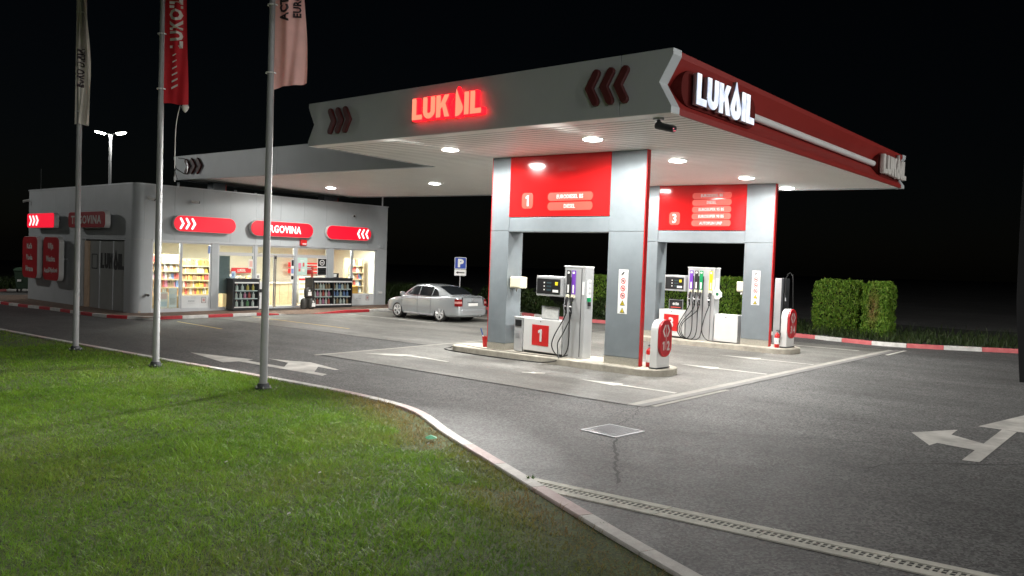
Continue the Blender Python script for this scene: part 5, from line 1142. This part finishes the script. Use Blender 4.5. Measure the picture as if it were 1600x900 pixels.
# ------------------------------------------------------------------ bins
def bin_(x,y,m,label,rot):
    t = thing('waste_container', label, 'waste bin', (x,y,gz(x,y)+.02), local=True); t.rotation_euler = (0,0,rot)
    MB().hexa([(-.58,-.42,.18),(.58,-.42,.18),(.58,.42,.18),(-.58,.42,.18)],[(-.68,-.52,1.2),(.68,-.52,1.2),(.68,.52,1.2),(-.68,.52,1.2)]).build('tub', m, t, bevel=.03)
    MB().hexa([(-.72,-.58,1.21),(.72,-.58,1.21),(.72,.58,1.21),(-.72,.58,1.21)],[(-.66,-.45,1.36),(.66,-.45,1.36),(.66,.5,1.40),(-.66,.5,1.40)]).build('lid', m, t, bevel=.02)
    for sx_ in (-.52,.52):
        for sy in (-.38,.38): MB().cyl((sx_-.03,sy,.09),(sx_+.03,sy,.09),.09,n=12).build('wheel', K['rubber'], t)
    MB().box(.15,.38,-.53,-.515,.85,1.02).build('sticker', WHT, t); MB().box(-.5,-.3,-.53,-.515,.6,.72).build('sticker', WHT, t)
bin_(4.05,44.9,mat('bin_green',(.03,.06,.035),.45,var=.1),'dark green wheeled waste container beside the far corner of the shop',R(-30))
bin_(1.75,45.6,mat('bin_grey',(.35,.36,.34),.5,var=.1),'pale grey wheeled waste container cut off at the left frame edge',R(-30))
# ------------------------------------------------------------------ parking sign
t = thing('parking_sign', 'blue parking sign with a white arrow plate below, on a thin post behind the car', 'sign', (13.45,18.95,gz(13.4,19)), local=True); t.rotation_euler = (0,0,R(-44))
MB().cyl((0,.03,0),(0,.03,2.48),.028,n=10).build('post', K['steel'], t, smooth=True)
K['signblue'] = mat('sign_blue',(.012,.06,.42),.35)
p = setmesh(outline([rrect(.52,.52,.04)],.02),'blue_plate',K['signblue'],'-y',(0,-.01,2.22),t); setmesh(outline([rrect(.52,.52,.04),rrect(.48,.48,.03)],.006),'border',K['card'],'-y',(0,-.024,2.22),p); text('P',.33,'lettering',K['card'],'-y',(0,-.026,2.22),p,bold=.06,sx=1)
p = setmesh(outline([rrect(.52,.28,.03)],.02),'arrow_plate',K['card'],'-y',(0,-.01,1.80),t); setmesh(outline([[(-.19,0),(-.09,.06),(-.09,.022),(.19,.022),(.19,-.022),(-.09,-.022),(-.09,-.06)]],.006),'arrow',K['black'],'-y',(0,-.024,1.80),p)
# ------------------------------------------------------------------ dark banner at the right edge of the view, close by
t = thing('banner', 'dark banner hanging at the right edge beside the viewer', 'banner', (-6.45,-6.55,gz(-6.4,-6.5)))
e, nn = Vector((.68,-.73,0)), Vector((.73,.68,0)); b0 = Vector((-6.81,-6.31,0)); mb = MB(); rows = []
for k in range(19):
    v = k/18; z = 1.88+1.55*v; o = .03*(1-min(1,v*4)); L = [b0+e*(o+.45*u)+nn*(.02*math.sin(6*u+3*v))+Vector((0,0,z-.01*u)) for u in [i/8 for i in range(9)]]; rows += [tuple(q) for q in L]
mb.v = rows; mb.f = [(r*9+c,r*9+c+1,(r+1)*9+c+1,(r+1)*9+c) for r in range(18) for c in range(8)]; mb.build('cloth', mat('banner_cloth',(.008,.008,.009),.9), t, smooth=True)
q = b0+e*.5+nn*.03; MB().cyl((q.x,q.y,gz(q.x,q.y)),(q.x,q.y,3.6),.03,n=10).build('pole', K['dark'], t, smooth=True); q2 = b0-e*.0+Vector((0,0,3.43))
MB().cyl(q2,Vector((q.x,q.y,3.43)),.015,n=8).build('arm', K['dark'], t)
# ------------------------------------------------------------------ parked car (nose towards the shop, +y)
CARP = mat('silver_car_paint',(.50,.53,.55),.22,.55,var=.02,scale=2,coat=.6)
def car(loc, label):
    t = thing('parked_car', label, 'car', loc, local=True); t.scale = (.935,1,.975)
    st = [(-2.27,.62,.36,.56),(-2.255,.75,.28,.72),(-2.21,.80,.24,.95),(-2.12,.83,.22,1.02),(-1.95,.85,.20,1.045),(-1.6,.865,.18,1.04),(-1.2,.868,.17,.995),(-.6,.868,.17,.955),(.2,.868,.17,.935),(.8,.866,.17,.915),(1.15,.862,.17,.885),(1.5,.85,.18,.835),(1.8,.82,.19,.765),(2.0,.76,.21,.69),(2.09,.66,.25,.61),(2.12,.52,.33,.54)]
    mb = MB(); k = 0
    for (y,hw,zb,zt) in st:
        h = zt-zb
        half = [(0,zb),(hw*.80,zb),(hw*.955,zb+.05),(hw*.985,zb+.16*h/.8),(hw,zb+.45*h),(hw*.995,zb+.62*h),(hw*.975,zt-.10*h),(hw*.93,zt-.03*h),(hw*.80,zt),(hw*.4,zt+.02),(0,zt+.028)]
        ring = [(a,y,z) for a,z in half]+[(-a,y,z) for a,z in half[-2:0:-1]]; k = len(ring); mb.v += ring
    ns = len(st); mb.f = [(i*k+j,i*k+(j+1)%k,(i+1)*k+(j+1)%k,(i+1)*k+j) for i in range(ns-1) for j in range(k)]+[tuple(range(k-1,-1,-1)),tuple(range((ns-1)*k,ns*k))]
    mb.f = [f[::-1] for f in mb.f]
    body = mb.build('body', CARP, t)
    # soften, then cut the wheel arches
    tmp = []
    sub = body.modifiers.new('s','SUBSURF'); sub.levels = sub.render_levels = 2
    for ya in (-1.2565,1.2565):
        for sx_ in (-1,1):
            m = MB().cyl((sx_*.60,ya,.30),(sx_*1.0,ya,.30),.362,n=40); c = m.build('cut', None); tmp.append(c)
            bo = body.modifiers.new('b','BOOLEAN'); bo.operation = 'DIFFERENCE'; bo.solver = 'EXACT'; bo.object = c
    dg = bpy.context.evaluated_depsgraph_get(); dg.update()
    me = bpy.data.meshes.new_from_object(body.evaluated_get(dg)); body.modifiers.clear(); body.data = me; me.materials.clear(); me.materials.append(CARP); me.name = 'body'
    for c in tmp: bpy.data.objects.remove(c)
    bm = bmesh.new(); bm.from_mesh(me)
    for f in bm.faces: f.smooth = True
    for e_ in bm.edges:
        if len(e_.link_faces) == 2 and e_.calc_face_angle(0) > R(40): e_.smooth = False
    bm.to_mesh(me); bm.free()
    # greenhouse
    gh = [(-1.68,.60,.58,1.03,1.04),(-1.44,.72,.60,1.0,1.155),(-1.08,.78,.595,.98,1.31),(-.74,.79,.59,.96,1.385),(-.35,.79,.59,.95,1.425),(.1,.79,.585,.93,1.43),(.42,.785,.57,.92,1.395),(.70,.78,.56,.91,1.26),(1.0,.76,.58,.90,1.07),(1.22,.70,.60,.88,.925)]
    mb = MB()
    for (y,bw,rw,zb,zt) in gh:
        h = zt-zb; half = [(bw,zb-.03),(bw*.99,zb+.06*h),(rw+(bw-rw)*.20,zt-.20*h),(rw,zt-.07*h),(rw*.86,zt-.012*h),(rw*.4,zt+.012*h),(0,zt+.016*h)]
        ring = [(a,y,z) for a,z in half]+[(-a,y,z) for a,z in half[-2::-1]]; k = len(ring); mb.v += ring
    ns = len(gh); mb.f = [(i*k+j,(i+1)*k+j,(i+1)*k+j+1,i*k+j+1) for i in range(ns-1) for j in range(k-1)]
    g_ = mb.build('cabin', CARP, t, smooth=True)
    def gx(y, z):
        for a, b in zip(gh, gh[1:]):
            if a[0] <= y <= b[0]:
                f = (y-a[0])/(b[0]-a[0]); bw,rw,zb,zt = [a[i]+(b[i]-a[i])*f for i in (1,2,3,4)]; break
        h = zt-zb; r2 = rw+(bw-rw)*.2; P = [(zb-.03,bw),(zb+.06*h,bw*.99),(zt-.2*h,r2),(zt-.07*h,rw),(zt,rw*.8)]
        for (z0,x0),(z1,x1) in zip(P,P[1:]):
            if z0 <= z <= z1: return x0+(x1-x0)*(z-z0)/(z1-z0)
        return rw*.8
    def pane(poly, name, m, off=.012):
        ys_ = [p[0] for p in poly]; y0, y1 = min(ys_), max(ys_)
        def span(y):
            zz = []
            for (ya,za),(yb,zb_) in zip(poly, poly[1:]+poly[:1]):
                if min(ya,yb)-1e-9 <= y <= max(ya,yb)+1e-9: zz += [za,zb_] if abs(ya-yb) < 1e-6 else [za+(zb_-za)*(y-ya)/(yb-ya)]
            return min(zz), max(zz)
        nY, nZ = 12, 4
        for s_ in (-1,1):
            mb = MB()
            for i in range(nY+1):
                y = y0+(y1-y0)*i/nY; lo, hi = span(y)
                for j in range(nZ+1): z = lo+(hi-lo)*j/nZ; mb.v.append((s_*(gx(y,z)+off),y,z))
            mb.f = [(i*(nZ+1)+j,(i+1)*(nZ+1)+j,(i+1)*(nZ+1)+j+1,i*(nZ+1)+j+1) for i in range(nY) for j in range(nZ)]
            if s_ > 0: mb.f = [f[::-1] for f in mb.f]
            mb.build(name, m, t, smooth=True)
    pane([(.93,.985),(.06,.985),(.06,1.34),(.34,1.32),(.62,1.19)],'window',K['darkglass']); pane([(.0,.985),(-.70,.99),(-.70,1.325),(-.3,1.35),(.0,1.35)],'window',K['darkglass']); pane([(-.75,.995),(-1.12,1.01),(-1.04,1.14),(-.90,1.24),(-.75,1.29)],'window',K['darkglass'])
    pane([(1.06,.965),(-1.18,.985),(-1.18,.970),(1.06,.950)],'trim_strip',K['black'],.022)
    mb = MB(); w = [(-1.63,.58,1.068),(-1.44,.61,1.160),(-1.08,.56,1.322),(-.90,.52,1.36)]
    L = [(-a,y,z+.012) for y,a,z in w]; Rr = [(a,y,z+.012) for y,a,z in w]; C_ = [(0,y,z+.026) for y,a,z in w]
    for i in range(3): mb.face([L[i],C_[i],C_[i+1],L[i+1]]); mb.face([C_[i],Rr[i],Rr[i+1],C_[i+1]])
    mb.build('rear_window', K['darkglass'], t)
    mb = MB(); w = [(1.18,.64,.955),(.98,.60,1.085),(.70,.52,1.27),(.48,.48,1.375)]; L = [(-a,y,z+.012) for y,a,z in w]; Rr = [(a,y,z+.012) for y,a,z in w]; C_ = [(0,y,z+.028) for y,a,z in w]
    for i in range(3): mb.face([L[i+1],C_[i+1],C_[i],L[i]]); mb.face([C_[i+1],Rr[i+1],Rr[i],C_[i]])
    mb.build('windscreen', K['darkglass'], t)
    # wheels
    RIM = mat('wheel_alloy',(.72,.72,.72),.3,.5,var=.03)
    for ya in (-1.2565,1.2565):
        for s_ in (-1,1):
            cx = s_*.765; w = MB().lathe([(.215,-.09),(.29,-.095),(.312,-.06),(.315,0),(.312,.06),(.29,.095),(.215,.09)],(cx,ya,.315),28,'x',cap=False).build('tyre', K['rubber'], t, smooth=True)
            wl = w
            MB().lathe([(.222,.085*s_),(.222,-.05*s_),(.06,-.04*s_)],(cx,ya,.315),24,'x',cap=False).build('rim_barrel', K['dark'], wl, smooth=True)
            m = MB(); m.lathe([(.228,.078*s_),(.228,.096*s_),(.196,.092*s_),(.19,.07*s_)],(cx,ya,.315),28,'x',cap=False); m.lathe([(.002,.088*s_),(.055,.084*s_),(.06,.05*s_)],(cx,ya,.315),14,'x',cap=False)
            for q in range(5):
                a = q*2*math.pi/5+.3
                for da in (-.17,.17):
                    c0 = Vector((cx+s_*.078,ya+.05*math.cos(a),.315+.05*math.sin(a))); c1 = Vector((cx+s_*.084,ya+.198*math.cos(a+da),.315+.198*math.sin(a+da)))
                    m.cyl(c0,c1,.028,.024,n=6)
            m.build('rim', RIM, wl)
            MB().cyl((s_*.60,ya,.30),(s_*.61,ya,.30),.357,n=24).build('arch_liner', K['black'], t)
    # body lines, lamps, plates
    for s_ in (-1,1):
        X = s_*.869
        for y in (.98,.03,-.74): MB().box(min(X,X-s_*.004),max(X,X-s_*.004)+.0,y-.004,y+.004,.30,.95).build('door_seam', K['black'], t)
        MB().hexa([(X-s_*.008,-.86,.52),(X+s_*.006,-.86,.52),(X+s_*.006,.86,.52),(X-s_*.008,.86,.52)],[(X-s_*.008,-.86,.545),(X+s_*.006,-.86,.545),(X+s_*.006,.86,.545),(X-s_*.008,.86,.545)]).build('side_moulding', CARP, t)
        MB().box(min(s_*.80,s_*.872),max(s_*.80,s_*.872),-.86,.86,.205,.275).build('sill', K['steel'], t, bevel=.02)
        for y in (.16,-.60): MB().box(min(X-s_*.01,X+s_*.022),max(X-s_*.01,X+s_*.022),y-.09,y+.09,.815,.845).build('door_handle', CARP, t, bevel=.008)
        m = MB().box(min(s_*.86,s_*1.03),max(s_*.86,s_*1.03),.80,.93,.93,1.08); m.build('mirror', CARP, t, bevel=.035, seg=3); MB().box(min(s_*.88,s_*1.01),max(s_*.88,s_*1.01),.792,.799,.95,1.06).build('mirror_glass', K['steel'], t)
        q = [(s_*.835,-2.06,.66),(s_*.80,-2.222,.66),(s_*.60,-2.262,.665),(s_*.60,-2.232,.93),(s_*.76,-2.195,.93),(s_*.835,-2.06,.93)]
        TL = mat('tail_lamp',(.16,.006,.008),.15,var=.1,coat=.6)
        f = MB(); c0 = [(a*1.012+s_*.008,b*1.004-.006,c) for a,b,c in q]
        f.face([c0[0],c0[1],c0[4],c0[5]]); f.face([c0[1],c0[2],c0[3],c0[4]])
        tl = f.build('tail_lamp', TL, t); e1 = [(a+s_*.004,b-.004,c) for a,b,c in c0]
        f = MB(); mid = lambda a,b,k: tuple(a[i]+(b[i]-a[i])*k for i in range(3))
        f.face([mid(e1[1],e1[4],.38),mid(e1[2],e1[3],.38),mid(e1[2],e1[3],.68),mid(e1[1],e1[4],.68)]); f.face([mid(e1[0],e1[5],.38),mid(e1[1],e1[4],.38),mid(e1[1],e1[4],.68),mid(e1[0],e1[5],.68)]); f.build('clear_lens', mat('clear_lens',(.42,.20,.18),.15), tl)
        MB().hexa([(s_*.50,2.10,.60),(s_*.74,1.98,.60),(s_*.74,2.0,.60),(s_*.50,2.12,.60)],[(s_*.50,2.04,.73),(s_*.74,1.93,.74),(s_*.74,1.95,.74),(s_*.50,2.06,.73)]).build('headlight', K['darkglass'], t)
    MB().box(-.66,.66,-2.29,-2.18,.30,.54).build('bumper', CARP, t, bevel=.035, seg=3); MB().box(-.66,.66,-2.262,-2.20,.545,.556).build('bumper_line', K['black'], t); MB().box(-.60,.60,-2.21,-2.1,.25,.32).build('rear_apron', K['black'], t, bevel=.02)
    MB().box(-.26,.26,-2.272,-2.25,.67,.78).build('number_plate', K['card'], t); MB().box(-.30,.30,-2.262,-2.235,.80,.815).build('plate_shadow_strip', K['black'], t)
    for sx_ in (-1,1): MB().box(sx_*.585-.004,sx_*.585+.004,-2.262,-2.20,.60,1.0).build('boot_seam', K['black'], t)
    MB().box(-.58,.58,-2.264,-2.22,.592,.602).build('boot_seam', K['black'], t)
    MB().lathe([(.052,0),(.052,-.012),(.042,-.014),(.04,-.006),(.004,-.006)],(0,-2.245,.885),18,'y').build('emblem', K['steel'], t, smooth=True)
    MB().hexa([(-.55,-2.20,1.02),(.55,-2.20,1.02),(.50,-2.08,1.045),(-.50,-2.08,1.045)],[(-.55,-2.21,1.045),(.55,-2.21,1.045),(.50,-2.09,1.06),(-.50,-2.09,1.06)]).build('boot_lip', CARP, t, bevel=.006)
    MB().cyl((.42,-2.27,.27),(.42,-2.1,.27),.03,n=10).build('exhaust', K['steel'], t); MB().box(.3,.32,-1.0,-.95,1.42,1.45).build('aerial_foot', K['black'], t)
    return t
car((10.22,17.05,gz(10.2,17)+.004),'silver four door saloon parked nose in beside the shop')
